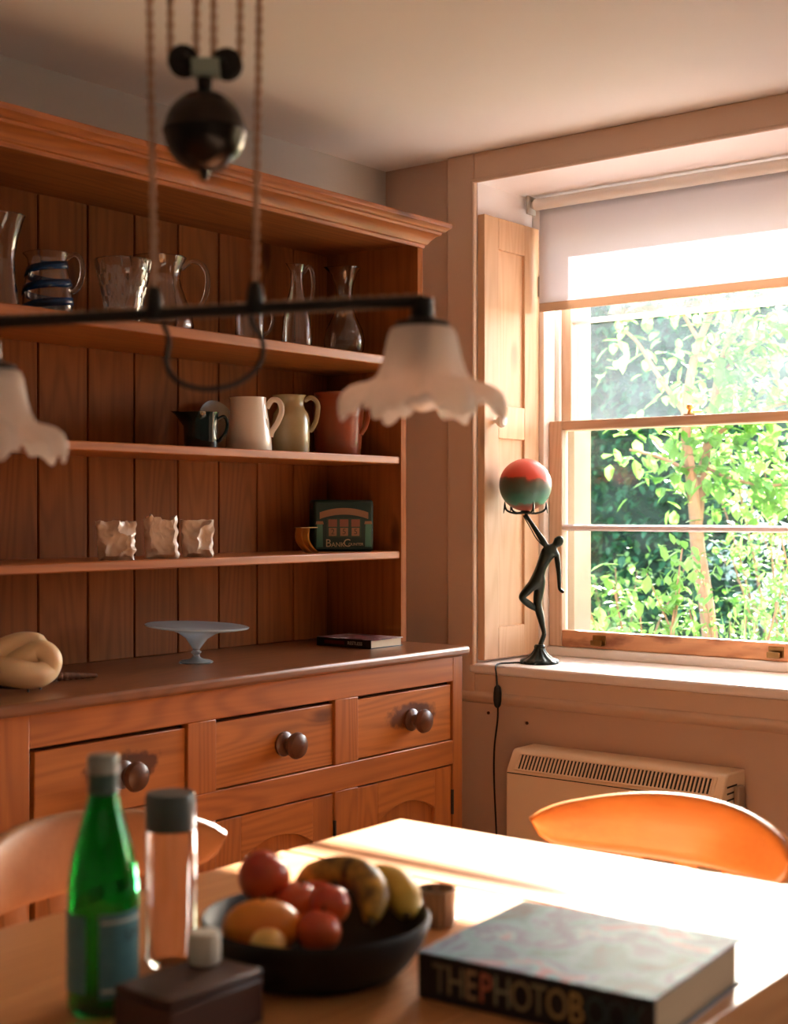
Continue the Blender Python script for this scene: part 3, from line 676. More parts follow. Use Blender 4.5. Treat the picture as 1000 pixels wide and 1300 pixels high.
# printed tin money box
tb = thing('money_tin', 'dark green printed tin with lettering at the right of the third shelf', 'tin', (2.905, 2.470, ST3), -math.radians(35))
tw, td, th = .168, .060, .140
bx(-tw/2, tw/2, 0, td, 0, th).build('box', plain('green_tin', C(14,44,36), .4, var=.5, vscale=20, col2=C(10,30,26)), tb, bevel=.008, seg=3)
gold = plain('tin_gold_print', C(132,92,62), .45); pale_g = plain('tin_green_print', C(64,106,86), .45); pink = plain('tin_red_print', C(120,70,50), .45)
Fy = -.0006
def flat(pts, name, mat, d=0):
    n_ = len(pts); MB().add([(x, Fy-d, z) for x, z in pts]+[(x, .001, z) for x, z in pts], [tuple(range(n_)), tuple(range(n_, 2*n_))[::-1]]+[(i, n_+i, n_+(i+1) % n_, (i+1) % n_) for i in range(n_)]).build(name, mat, tb, smooth=False)
arc = lambda r0, x: r0 + .012*(1-(x/.068)**2)
flat([(x/100, arc(.106, x/100)) for x in range(-68, 69, 8) for x in [x/10]][::1] + [(x/1000, arc(.088, x/1000)) for x in range(68, -69, -8)], 'banner', gold)
for sx in (-1, 1):
    flat([(sx*.068-.009, .012), (sx*.068+.009, .012), (sx*.068+.008, .074), (sx*.068-.008, .074)], 'column', pale_g)
    flat([(sx*.068-.011, .074), (sx*.068+.011, .074), (sx*.068+.009, .082), (sx*.068-.009, .082)], 'capital', gold)
flat([(-.048,.038),(.048,.038),(.048,.090),(-.048,.090)], 'panel', plain('tin_panel', C(38,56,42), .45))
for k in range(3):
    x = -.032+.032*k
    flat([(x-.012,.067),(x+.012,.067),(x+.012,.087),(x-.012,.087)], 'plaque', pink, .0003); flat([(x-.011,.042),(x+.011,.042),(x+.011,.064),(x-.011,.064)], 'plaque', gold, .0003)
def text(body, size, loc_, rot, mat, parent, name='lettering', ex=.0003, align='CENTER', sx=1):
    cu = bpy.data.curves.new(name, 'FONT'); cu.body = body; cu.size = size; cu.extrude = ex; cu.align_x = align; cu.align_y = 'CENTER'; cu.resolution_u = 3
    o = bpy.data.objects.new(name, cu); COL.objects.link(o); o.parent = parent; o.location = loc_; o.rotation_euler = rot; o.scale = (sx, 1, 1)
    cu.materials.append(mat)
    me = bpy.data.meshes.new_from_object(o); COL.objects.unlink(o); bpy.data.objects.remove(o)
    if not me.materials: me.materials.append(mat)
    o = bpy.data.objects.new(name, me); COL.objects.link(o); o.parent = parent; o.location = loc_; o.rotation_euler = rot; o.scale = (sx, 1, 1)
    return o
up_rot = (PI/2, 0, 0)
lite = plain('tin_cream_print', C(178,150,112), .45)
text('B', .030, (-.044, Fy, .022), up_rot, lite, tb); text('ANK', .018, (-.017, Fy, .018), up_rot, lite, tb); text('C', .030, (.008, Fy, .022), up_rot, lite, tb); text('OUNTER', .0105, (.033, Fy, .019), up_rot, lite, tb)
for k, ch in enumerate('2 5 5'.split()): text(ch, .022, (-.032+.032*k, Fy-.0006, .053), up_rot, plain('tin_dark_print', C(60,44,32), .5) if k == 0 else bpy.data.materials['tin_dark_print'], tb)
# brass double scroll beside the tin
bs = thing('brass_stand', 'small curved brass stand with two bands beside the green tin', 'ornament', (2.738, 2.455, ST3), -math.radians(5))
for dx in (-.012, .012):
    pts = bez([(dx-.014, 0, .066), (dx-.018, 0, .048), (dx-.014, 0, .030), (dx+.002, 0, .012), (dx+.018, 0, .0012)], 24)
    MB().tube(pts, .014, 12, flat=.16, up=(1,0,1)).build('brass_band', brass, bs)
MB().box(-.034, .026, -.014, .014, .0655, .0672).build('top_plate', agedbrass, bs, bevel=.0005)
# opaline glass tazza on the worktop
tz = thing('glass_tazza', 'pale blue opaline glass cake stand with wide flat dish', 'cake stand', (2.325, 2.437, ZW))
opal = plain('opaline_glass', C(226,238,244), .12, trans=.15, ior=1.4, coat=.4)
N, L, b = opal.node_tree.nodes, opal.node_tree.links, opal.node_tree.nodes['Principled BSDF']
t_ = N.new('ShaderNodeBsdfTranslucent'); t_.inputs[0].default_value = C(206,224,232); ms = N.new('ShaderNodeMixShader'); ms.inputs[0].default_value = .4
L.new(b.outputs[0], ms.inputs[1]); L.new(t_.outputs[0], ms.inputs[2]); L.new(ms.outputs[0], N['Material Output'].inputs[0])
ft = plain('foot_glass', C(224,234,238), .1, trans=.6, ior=1.4)
MB().lathe([(1e-5,0),(.040,0),(.0415,.002),(.036,.005),(.016,.009),(.009,.014),(.0075,.019),(.0115,.023),(.012,.026),(.008,.030),(.0085,.033),(1e-5,.033)], 36, cap0=False, cap1=False).build('foot', ft, tz)
tilt = Matrix.Translation((0,0,.033)) @ Matrix.Rotation(math.radians(2.5), 4, Vector((.784,.62,0)))
MB().lathe([(1e-5,-.001),(.009,.0),(.016,.010),(.026,.024),(.044,.036),(.060,.042),(.100,.047),(.121,.051),(.1235,.054),(.120,.0555),(.100,.051),(.060,.046),(.040,.041),(.020,.027),(.008,.010),(1e-5,.006)], 56, tilt, cap0=False, cap1=False).build('dish', opal, tz)
# paperback
def book(name, label, loc_, rz, lx, ly, lz, cover, spinemat, pages, spine_right=False):
    t = thing(name, label, 'book', loc_, rz)
    c = .0022
    m = MB(); m.box(-lx/2, lx/2, -ly/2, ly/2, 0, c); m.build('back_cover', spinemat, t, bevel=.0006)
    bx(-lx/2, lx/2, -ly/2, ly/2, lz-c, lz).build('front_cover', cover, t, bevel=.0006)
    bx(-lx/2-.0004, -lx/2+.003, -ly/2, ly/2, 0.0003, lz-.0003).build('spine', spinemat, t, bevel=.0015)
    bx(-lx/2+.003, lx/2-.004, -ly/2+.004, ly/2-.004, c, lz-c).build('pages', pages, t, smooth=False)
    return t
def pagesmat(name, col):
    m, N, L, b = newmat(name); tc = N.new('ShaderNodeTexCoord'); mp = N.new('ShaderNodeMapping'); mp.inputs['Scale'].default_value = (3, 3, 1500)
    n = N.new('ShaderNodeTexNoise'); n.inputs['Scale'].default_value = 1; L.new(tc.outputs['Object'], mp.inputs['Vector']); L.new(mp.outputs[0], n.inputs['Vector'])
    mx = N.new('ShaderNodeMix'); mx.data_type = 'RGBA'; L.new(n.outputs['Fac'], mx.inputs[0]); mx.inputs[6].default_value = col; mx.inputs[7].default_value = tuple(c*.6 for c in col[:3])+(1,)
    L.new(mx.outputs[2], b.inputs['Base Color']); b.inputs['Roughness'].default_value = .8; return m
def blotches(name, cols, scale, rough=.3, seed=0, dist=1.2):
    m, N, L, b = newmat(name); tc = N.new('ShaderNodeTexCoord'); mp = N.new('ShaderNodeMapping'); mp.inputs['Location'].default_value = (seed, seed*.7, 0)
    L.new(tc.outputs['Object'], mp.inputs['Vector']); n = N.new('ShaderNodeTexNoise'); n.inputs['Scale'].default_value = scale; n.inputs['Detail'].default_value = 4; n.inputs['Distortion'].default_value = dist
    L.new(mp.outputs[0], n.inputs['Vector']); r = N.new('ShaderNodeValToRGB'); r.color_ramp.interpolation = 'LINEAR'
    k = len(cols)
    while len(r.color_ramp.elements) < k: r.color_ramp.elements.new(.5)
    for i, c in enumerate(cols): r.color_ramp.elements[i].position = .28+.46*i/(k-1); r.color_ramp.elements[i].color = c
    L.new(n.outputs['Fac'], r.inputs[0]); L.new(r.outputs[0], b.inputs['Base Color']); b.inputs['Roughness'].default_value = rough; return m
blackcard = plain('black_card', C(22,18,20), .35)
pb = book('paperback_book', 'black and red paperback lying on the dresser worktop', (2.898, 2.409, ZW), 0, .136, .188, .023, blotches('paperback_cover', [C(20,18,20), C(40,30,32), C(120,24,34), C(190,186,180), C(30,26,28)], 16), blackcard, pagesmat('cream_pages', C(226,206,178)))
sp_rot = (PI/2, 0, -PI/2)
text('RESTLESS', .0125, (-.0686, -.040, .0115), sp_rot, plain('white_print', C(220,214,206), .5), pb)
MB().box(-.0687, -.0682, -.004, .066, .007, .016).build('red_band', plain('dark_red_print', C(92,20,26), .45), pb, smooth=False)
# knotted alabaster sculpture on an iron stand
ks = thing('knot_sculpture', 'cream knotted stone sculpture on a low black stand at the left of the worktop', 'sculpture', (1.752, 2.322, ZW), RT)
ala = plain('alabaster', C(238,208,166), .4, sss=.3, coat=.1)
pts = bez([(-.075,.02,.035), (-.045,-.015,.040), (-.01,-.028,.036), (.022,-.016,.032), (.040,.004,.040), (.044,.010,.062), (.022,.020,.074), (-.005,.018,.060), (-.030,.022,.046), (-.012,.040,.066), (.008,.044,.086), (-.022,.042,.090), (-.060,.03,.075), (-.09,.02,.05), (-.085,.02,.035)], 120)
MB().tube(pts, [.026 + .003*math.sin(i*.13) for i in range(len(pts))], 18).build('knot', ala, ks)
m = MB(); m.tube([(.045*math.cos(a)-.02, .036*math.sin(a), .009) for a in [2*PI*i/28 for i in range(28)]], .0028, 8, closed=True)
for a in (.4, 2.2, 3.9, 5.4): m.tube([(.045*math.cos(a)-.02, .036*math.sin(a), .0085), (.047*math.cos(a)-.02, .038*math.sin(a), .0)], .0024, 8)
m.build('stand', iron, ks)
# dried seed pod
sp = MB(); vs = []
pts = [(t*.115, .004*math.sin(t*3), .011-.006*t) for t in [i/26 for i in range(27)]]
sp.tube(pts, [(.011-.007*i/26)*(1+.13*math.sin(i*2.1)) for i in range(27)], 12)
o = sp.build('seed_pod', plain('dried_pod', C(120,80,58), .85, bump=.8, bscale=300, var=.6, vscale=120), loc=(1.86, 2.40, ZW+.0005)); o.rotation_euler = (0,0,-.25)
tag(o, 'thin dried brown seed pod lying beside the knot sculpture', 'seed pod')
o = MB().ball((0,0,.009), .016, 16, 10, (1.2,1,.55)).build('blue_pebble', plain('blue_stone', C(24,52,74), .25), loc=(1.965, 2.52, ZW)); tag(o, 'small dark blue pebble behind the seed pod', 'pebble')

# ================================================================== FIGURE LAMP ON THE SILL
fl = thing('figure_lamp', 'dark bronze figurine lamp holding a red and green glass globe on the windowsill', 'lamp', (3.428, 2.178, .785), RT)
k_ = .00226
def J(u, v, d=0): return Vector(((u-684)*k_, d, (842-v)*k_))
bronze = plain('dark_bronze', C(42,44,40), .34, metal=.75, var=.5, vscale=40, col2=C(28,50,44))
def flute(r, z, a): 
    q = r*(1+(.05*math.sin(12*a) if .006 < z < .040 else 0)); return (q*math.cos(a), q*math.sin(a), z)
MB().lathe([(1e-5,0),(.054,0),(.0565,.004),(.055,.009),(.047,.013),(.038,.017),(.026,.026),(.018,.036),(.015,.044),(.016,.049),(.013,.054),(1e-5,.055)], 72, fn=flute, cap0=False, cap1=False).build('base', bronze, fl)
joints = {'pelvis':(J(681,735),.0185), 'waist':(J(686.5,718),.0125), 'chest':(J(693,704),.0195), 'shoulders':(J(699,696.5),.011), 'neck':(J(703,692),.0062), 'head':(J(707,689),.0125), 'crown':(J(710.5,683),.0128),
  'shL':(J(692,692,-.004),.0078), 'elL':(J(682,677,-.006),.0062), 'wrL':(J(671,660,-.004),.0046), 'haL':(J(665,652,0),.0056),
  'shR':(J(706,703,.004),.0078), 'elR':(J(708.5,726,.0),.0058), 'wrR':(J(709,748,-.006),.0042), 'haR':(J(715,752,-.010),.0038),
  'hipA':(J(685,742,.006),.0145), 'knA':(J(681,765,.004),.0098), 'caA':(J(685,781,.006),.0092), 'anA':(J(690,803,.004),.0050), 'heA':(J(690,806,.003),.0056), 'toA':(J(684,821,0),.0058),
  'hipB':(J(674,744,-.008),.0135), 'knB':(J(659.5,758,-.016),.0096), 'caB':(J(672,768,-.004),.0085), 'anB':(J(685,776,.018),.0052), 'toB':(J(690,788,.020),.0042)}
ed = ['pelvis-waist','waist-chest','chest-shoulders','shoulders-neck','neck-head','head-crown','shoulders-shL','shL-elL','elL-wrL','wrL-haL','shoulders-shR','shR-elR','elR-wrR','wrR-haR','pelvis-hipA','hipA-knA','knA-caA','caA-anA','anA-heA','heA-toA','pelvis-hipB','hipB-knB','knB-caB','caB-anB','anB-toB']
def skinned(name, joints, ed, root, mat, parent, sub=2):
    names = list(joints); me = bpy.data.meshes.new(name)
    me.from_pydata([joints[n][0] for n in names], [tuple(names.index(q) for q in e.split('-')) for e in ed], [])
    o = bpy.data.objects.new(name, me); COL.objects.link(o); o.parent = parent; me.materials.append(mat)
    md = o.modifiers.new('skin', 'SKIN'); md.use_smooth_shade = True; md.branch_smoothing = .3
    sv = me.skin_vertices[0].data
    for i, n in enumerate(names): sv[i].radius = (joints[n][1]*1.3, joints[n][1]*1.3); sv[i].use_root = (n == root)
    s2 = o.modifiers.new('sub', 'SUBSURF'); s2.levels = sub; s2.render_levels = sub
    return o
skinned('figurine', joints, ed, 'pelvis', bronze, fl)
m = MB().ball((0,0,0), .0135, 20, 12, (1,1.05,1.12)); m.xf(Matrix.Rotation(.5, 4, 'Y')); m.build('hair', bronze, fl, loc=J(708.8, 686.2))
gm, N, L, b = newmat('painted_glass_globe')
tc = N.new('ShaderNodeTexCoord'); sx = N.new('ShaderNodeSeparateXYZ'); L.new(tc.outputs['Object'], sx.inputs[0])
nz_ = N.new('ShaderNodeTexNoise'); nz_.inputs['Scale'].default_value = 22; nz_.inputs['Detail'].default_value = 5; L.new(tc.outputs['Object'], nz_.inputs['Vector'])
ad = N.new('ShaderNodeMath'); ad.operation = 'MULTIPLY_ADD'; L.new(nz_.outputs['Fac'], ad.inputs[0]); ad.inputs[1].default_value = .055; L.new(sx.outputs[2], ad.inputs[2])
mr = N.new('ShaderNodeMapRange'); mr.inputs[1].default_value = -.075+.0275; mr.inputs[2].default_value = .075+.0275; L.new(ad.outputs[0], mr.inputs[0])
rp = N.new('ShaderNodeValToRGB'); els = rp.color_ramp.elements
els[0].position = 0; els[0].color = C(150,56,36)
els[1].position = .10; els[1].color = C(120,60,44)
for p_, c_ in ((.16, C(52,128,106)), (.32, C(58,96,84)), (.52, C(84,84,66)), (.60, C(120,70,54)), (.64, C(214,74,52)), (1.0, C(232,96,78))):
    e = els.new(p_); e.color = c_
L.new(mr.outputs[0], rp.inputs[0]); L.new(rp.outputs[0], b.inputs['Base Color']); b.inputs['Roughness'].default_value = .45; b.inputs['Coat Weight'].default_value = .25
bp = N.new('ShaderNodeBump'); bp.inputs['Strength'].default_value = .3; bp.inputs['Distance'].default_value = .002; L.new(nz_.outputs['Fac'], bp.inputs['Height']); L.new(bp.outputs[0], b.inputs['Normal'])
gc = J(666, 615)
MB().ball((0,0,0), .0755, 40, 24).build('glass_globe', gm, fl, loc=gc)
m = MB(); hub = gc + Vector((0,0,-.078))
m.lathe([(1e-5,-.004),(.014,-.004),(.018,.0),(.010,.004),(1e-5,.004)], 18, Matrix.Translation(hub), cap0=False, cap1=False)
for a in (.15, 2.2, PI+.25, 5.0):
    e = Vector((math.cos(a), math.sin(a), 0))
    tip = hub + e*.062 + Vector((0,0,.018))
    m.tube(bez([hub, hub+e*.03+Vector((0,0,-.004)), hub+e*.055+Vector((0,0,.004)), tip], 9), [.0042,.0040,.0036,.0032,.003,.003,.003,.003,.0028,.0026][:len(bez([hub, hub+e*.03, hub+e*.055, tip], 9))], 8)
    m.tube([tip+Vector((0,0,.012)), tip, tip+e*.004+Vector((0,0,-.022))], [.0012,.0034,.0010], 7)
m.tube([J(665,652), hub], .005, 8)
m.build('globe_holder', bronze, fl)
m = MB().tube(bez([J(663,654,-.006), J(671,668,-.012), J(680,684,-.014), J(690,694,-.010)], 14), .0016, 6); m.build('arm_wire', bronze, fl)
# cord of the lamp with inline switch
fr_ = lambda p: fl.matrix_basis.inverted() @ Vector(p)
cpts = [fr_(p) for p in bez([(3.39, 2.198, .790), (3.36, 2.232, .7885), (3.325, 2.246, .7885), (3.296, 2.240, .783), (3.288, 2.232, .755), (3.286, 2.228, .70), (3.288, 2.228, .64), (3.293, 2.243, .55), (3.297, 2.246, .45), (3.297, 2.238, .30), (3.296, 2.232, .12), (3.29, 2.24, .02)], 90)]
MB().tube(cpts, .0026, 8).build('power_cord', blackrubber, fl)
m = MB().tube([fr_((3.287, 2.228, z)) for z in (.668, .674, .69, .71, .726, .732)], [.004,.009,.0115,.0115,.009,.004], 14); m.build('inline_switch', blackrubber, fl)
# ================================================================== TABLE AND CHAIRS
TX0, TX1, TY0, TY1, TZ = .02, 1.700, .575, 1.332, .75
tbO = (.86, .953, 0)
ta = thing('dining_table', 'waxed pine dining table with broad end board in the foreground', 'table', tbO)
def tp(m, name, mat, bevel=.003, parent=ta):
    m.v = [(x-tbO[0], y-tbO[1], z) for x, y, z in m.v]; return m.build(name, mat, parent, bevel=bevel)
tp(bx(1.436, TX1, TY0, TY1, .722, TZ), 'end_board', tablepine[1], .005); tp(bx(TX0, .284, TY0, TY1, .722, TZ), 'end_board', tablepine[1], .005)
ny = 4; wy = (TY1-TY0)/ny
for i in range(ny): tp(bx(.2855, 1.4345, TY0+wy*i+.0003, TY0+wy*(i+1)-.0003, .722, TZ), 'top_plank', tablepine[0], .0012)
for y in (TY0+.045, TY1-.067): tp(bx(.12, 1.60, y, y+.022, .615, .722), 'apron', tablepine[0])
for x in (.10, 1.598): tp(bx(x, x+.022, TY0+.067, TY1-.067, .615, .722), 'apron', tablepine[1])
for x in (.105, 1.615):
    for y in (TY0+.05, TY1-.05):
        tp(MB().lathe([(.022,0),(.026,.02),(.030,.10),(.034,.35),(.036,.50),(.030,.53),(.036,.55),(.036,.58)], 20, Matrix.Translation((x, y, 0))).box(x-.036, x+.036, y-.036, y+.036, .58, .722), 'leg', pine[2], 0)
def crest_mesh():
    m = MB(); n = 40; vs = []; fs = []; hw = .217
    for i in range(n+1):
        t = -1+2*i/n; y = hw*t; x = .205-.105*t*t
        dx, dy = -.21*t, hw; l = math.hypot(dx, dy); nx, ny_ = dy/l, -dx/l
        e = max(0, (abs(t)-.80)/.20); rnd = math.sqrt(max(0, 1-e*e))
        zt = .795-.034*abs(t)**2.2; zb = .690+.018*t*t; zm = (zt+zb)/2+.012
        zt = zm+(zt-zm)*max(.06, rnd); zb = zm+(zb-zm)*max(.06, rnd)
        for k in range(16):
            a = 2*PI*k/16; ca, sa = math.cos(a), math.sin(a)
            sgn = lambda q, p: math.copysign(abs(q)**p, q)
            th = .0125*sgn(ca, .5); zz = (zt+zb)/2 + (zt-zb)/2*sgn(sa, .55)
            vs.append((x+nx*th+.02*(zz-.74)/.1*.6, y+ny_*th, zz))
    for i in range(n):
        for k in range(16): fs.append((i*16+k, i*16+(k+1) % 16, (i+1)*16+(k+1) % 16, (i+1)*16+k))
    fs.append(tuple(range(16))[::-1]); fs.append(tuple(range(n*16, n*16+16)))
    return m.add(vs, fs)
def chair(label, loc_, rz, mat):
    t = thing('wooden_chair', label, 'chair', loc_, rz, 'low-backed wooden chairs at the table')
    cm = crest_mesh(); cm.build('crest_rail', mat, t, angle=70)
    se = MB(); vs = []; n = 40
    pts = []
    for i in range(n):
        a = 2*PI*i/n; ca, sa = math.cos(a), math.sin(a); f = lambda q: math.copysign(abs(q)**.55, q)
        pts.append((.205*f(ca), (.215-.015*f(ca))*f(sa)))
    se.prism(pts, 2, .425, .458); se.build('seat', mat, t, bevel=.01, seg=3)
    for y in (-.165, .165):
        x1 = .205-.105*(y/.217)**2
        MB().tube(bez([(.155, y*.92, .44), (.155+.2*(x1-.155), y*.95, .52), (.155+.6*(x1-.155), y*.98, .62), (x1, y, .705)], 18), [.014,.0145,.016,.018,.015,.012,.016,.017,.017,.016,.013,.012,.015,.016,.015,.013,.012,.012,.012][:19], 12).build('back_post', mat, t)
    for y in (-.085, 0, .085):
        x1 = .205-.105*(y/.217)**2
        MB().tube([(.160, y*.9, .445), (.160+.5*(x1-.160), y*.95, .58), (x1, y, .705)], .020, 10, flat=.3, up=(1,0,0)).build('back_slat', mat, t)
    for sx in (-1, 1):
        for sy in (-1, 1):
            MB().tube([(.14*sx, .14*sy, .43), (.16*sx, .16*sy, .28), (.175*sx, .175*sy, .14), (.19*sx, .19*sy, .0)], [.017,.021,.019,.013], 12).build('leg', mat, t)
    for sy in (-1, 1): MB().tube([(-.168, .168*sy, .2), (0, .168*sy, .2), (.168, .168*sy, .2)], [.009,.013,.009], 10).build('stretcher', mat, t)
    MB().tube([(0, -.168, .2), (0, 0, .2), (0, .168, .2)], [.009,.012,.009], 10).build('stretcher', mat, t)
    return t
c_ = chair('glossy orange beech chair with sunlit top edge in front of the heater', (1.765, .985, 0), 0, chairwood); c_.scale.z = .988
c_ = chair('pale beech chair between the table and the dresser', (1.212, 1.335, 0), PI/2, chairpale); c_.scale.z = 1.018
m = MB(); q = []
for i in range(36):
    a = 2*PI*i/36; f = lambda w: math.copysign(abs(w)**.5, w); q.append((.185*f(math.cos(a)), .185*f(math.sin(a))))
o = m.prism(q, 2, 0, .035).build('seat_cushion', plain('sage_cloth', C(176,180,162), .9, bump=.3, bscale=500), loc=(1.762, .985, .4530), bevel=.014, seg=4); tag(o, 'pale sage cushion on the seat of the orange chair', 'cushion')

# ================================================================== THINGS ON THE TABLE
gb = thing('water_bottle', 'green glass mineral water bottle with blue labels', 'bottle', (.872, 1.040, TZ))
green = glass('green_glass', (.02,.62,.16,1), 0.02, 1.5)
bp_ = [(.028,0),(.0325,.003),(.0335,.010),(.0335,.108),(.0330,.122),(.0295,.145),(.0235,.168),(.0175,.188),(.0138,.203),(.0128,.212),(.0130,.218)]
full = [(1e-5,.003)]+bp_+[(r-.0026, max(z,.006)) for r, z in bp_[::-1]]+[(1e-5,.006)]
MB().lathe(full, 40, cap0=False, cap1=False).build('glass_body', green, gb, angle=50)
MB().lathe([(1e-5,.2235),(.0142,.2235),(.0148,.225),(.0148,.2375),(.0135,.2405),(1e-5,.241)], 32, cap0=False, cap1=False).build('cap', plain('cap_grey', C(150,150,140), .35, metal=.3), gb)
MB().lathe([(.0135,.204),(.0146,.206),(.0139,.214),(.0139,.223),(.0131,.2235)], 32, cap0=False, cap1=False).build('neck_foil', plain('neck_label', C(66,92,84), .4), gb)
def wrap(m, r, a0, a1, z0, z1, n=14):
    vs = []; fs = []
    for i in range(n+1):
        a = a0+(a1-a0)*i/n
        for z in (z0, z1):
            for rr in (r, r+.0005): vs.append((rr*math.cos(a), rr*math.sin(a), z))
    for i in range(n):
        b = 4*i; c = b+4
        fs += [(b+1,c+1,c+3,b+3),(b,b+2,c+2,c),(b,c,c+1,b+1),(b+2,b+3,c+3,c+2)]
    fs += [(0,1,3,2), (4*n,4*n+2,4*n+3,4*n+1)]
    return m.add(vs, fs)
labm = plain('blue_label', C(92,142,150), .5, var=.4, vscale=60, col2=C(70,112,124)); cama = math.atan2(-1.040, -.872)   # angle that faces the room's near end
lb = wrap(MB(), .0337, cama-.12, cama+1.25, .020, .098).build('label', labm, gb)
wrap(MB(), .0337, cama-2.0, cama-.50, .024, .096).build('label', labm, gb)
wrap(MB(), .0343, cama-.06, cama+1.19, .026, .029).build('label_line', plain('label_white', C(200,210,206), .5), gb)
wrap(MB(), .0343, cama-.06, cama+1.19, .089, .092).build('label_line', bpy.data.materials['label_white'], gb)
for k, ch in enumerate('S.P'):
    a = cama+.68+.13*k
    text(ch, .013, (.0344*math.cos(a), .0344*math.sin(a), .076), (PI/2, 0, a+PI/2), plain('label_ink', C(26,40,50), .5) if k == 0 else bpy.data.materials['label_ink'], gb, ex=.0002)
# clear bottle with a grey cap
cb = thing('clear_bottle', 'tall clear glass water bottle with grey cap behind the wooden block', 'bottle', (1.008, 1.095, TZ))
MB().lathe([(1e-5,0),(.0245,0),(.0268,.003),(.0268,.136),(.0262,.139),(.0238,.139),(.0245,.134),(.0245,.006),(1e-5,.006)], 44, cap0=False, cap1=False).build('glass_body', clear, cb, angle=40)
MB().lathe([(1e-5,.1395),(.0258,.1395),(.0262,.141),(.0262,.172),(.0245,.1765),(1e-5,.177)], 40, cap0=False, cap1=False).build('cap', plain('cap_slate', C(84,92,90), .4, coat=.3), cb, angle=40)
# dark wooden block and the small white lid on it
bk = thing('wooden_box', 'dark brown wooden box in the near left corner of the table', 'box', (.883, .934, TZ))
bx(-.058, .058, -.037, .037, 0, .042).build('body', darkwood, bk, bevel=.003); bx(-.058, .058, -.037, .037, .0425, .050).build('lid', darkwood, bk, bevel=.003)
m = MB().lathe([(1e-5,0),(.0140,0),(.0150,.0015),(.0152,.010),(.0150,.024),(.0135,.0285),(.0100,.0295),(1e-5,.0295)], 32, cap0=False, cap1=False)
o = m.build('white_lid', plain('white_ceramic_lid', C(226,216,200), .35), loc=(.918, .951, TZ+.0502), angle=45); tag(o, 'small white round stopper standing on the dark wooden box', 'stopper')
# fruit bowl
fbX, fbY = 1.080, .956
fb = MB().lathe([(1e-5,.002),(.078,0),(.086,.003),(.098,.014),(.110,.032),(.1165,.050),(.1175,.056),(.1155,.0585),(.1105,.056),(.1045,.040),(.094,.024),(.080,.012),(1e-5,.010)], 64, cap0=False, cap1=False).build('fruit_bowl', bowlwood, loc=(fbX, fbY, TZ), angle=60)
tag(fb, 'round black wooden fruit bowl in the middle of the table', 'bowl')
FG = 'fruit in the black bowl'
def fruit(name, label, p, r, sc, mat, rot=(0,0,0), stem=True, dip=.12):
    t = thing(name, label, 'fruit', p, 0, FG); t.rotation_euler = rot
    prof = []
    for i in range(17):
        a = PI*i/16; q = r*math.sin(a); z = -r*math.cos(a); z *= 1-dip*math.exp(-(q/(r*.35))**2); prof.append((max(q,1e-5), z))
    MB().lathe(prof, 28, fn=lambda q, z, a: (q*math.cos(a)*sc[0], q*math.sin(a)*sc[1], z*sc[2]), cap0=False, cap1=False).build('flesh', mat, t, angle=80)
    if stem: MB().tube([(0,0,r*sc[2]*(1-dip)*.97), (.001,0,r*sc[2]+.004)], [.0016,.0012], 6).build('stem', plain('stem_'+name+str(round(p[0],3)), C(80,56,30), .8), t)
def fruitmat(name, a, b, sc=14): return plain(name, a, .33, var=.9, vscale=sc, col2=b, coat=.25)
fruit('nectarine', 'deep red nectarine on top at the left of the bowl', (1.070, 1.020, .838), .0275, (1,1,1), fruitmat('nectarine_skin', C(170,30,28), C(214,96,44)), (.3,.4,0))
fruit('mango', 'large orange mango at the front left of the bowl', (1.018, .972, .806), .030, (1.35,1.02,.92), fruitmat('mango_skin', C(238,150,40), C(226,112,36), 8), (0,0,RT), dip=.03)
fruit('plum', 'red-orange plum behind the front two in the bowl', (1.076, .978, .815), .0235, (1,1,1), fruitmat('plum_skin', C(196,52,30), C(226,120,48)), (.2,0,0))
fruit('plum', 'small red plum at the front of the bowl', (1.046, .922, .805), .0225, (1,1,.95), fruitmat('plum_skin_b', C(200,58,34), C(216,96,44)), (0,.3,0))
fruit('plum', 'red plum between the mango and the banana', (1.072, .930, .824), .0205, (1,1,1), fruitmat('plum_skin_c', C(190,44,28), C(220,110,46)), (.3,.1,1))
fruit('apricot', 'small pale apricot at the front rim of the bowl', (.996, .944, .797), .0185, (1,1,1), fruitmat('apricot_skin', C(240,196,110), C(230,160,70)), (0,0,0), False)
fruit('plum', 'red plum under the banana at the back of the bowl', (1.120, .990, .806), .024, (1,1,1), fruitmat('plum_skin_d', C(190,44,28), C(220,110,46)), (.3,.1,2))
def banana(label, pts, r, seed, mat):
    t = thing('banana', label, 'fruit', pts[0], 0, FG)
    o0 = Vector(pts[0]); q = [p-o0 for p in bez(pts, 30)]; n = len(q)
    rr = [r*min(1, .42+ (i/n)*4.5, .42+((n-1-i)/n)*3.2) for i in range(n)]
    MB().tube(q, rr, 12).build('peel', mat, t, angle=80)
    MB().tube([q[-1], q[-1]+(q[-1]-q[-2])*2.2], [.0045,.004], 8).build('stalk', plain('stalk_%d' % seed, C(96,74,34), .8), t)
bm = plain('banana_peel', C(226,172,66), .45, var=1, vscale=38, col2=C(70,44,22)); bm2 = plain('banana_peel_pale', C(232,190,84), .45, var=.35, vscale=20, col2=C(170,120,50))
banana('freckled yellow banana arching over the back of the bowl', [(1.125,1.022,.815), (1.140,.992,.832), (1.144,.955,.836), (1.128,.920,.826), (1.104,.903,.806)], .0175, 1, bm)
banana('plain pale yellow banana at the right of the bowl', [(1.165,.975,.815), (1.170,.940,.826), (1.162,.908,.822), (1.140,.885,.806)], .0180, 2, bm2)
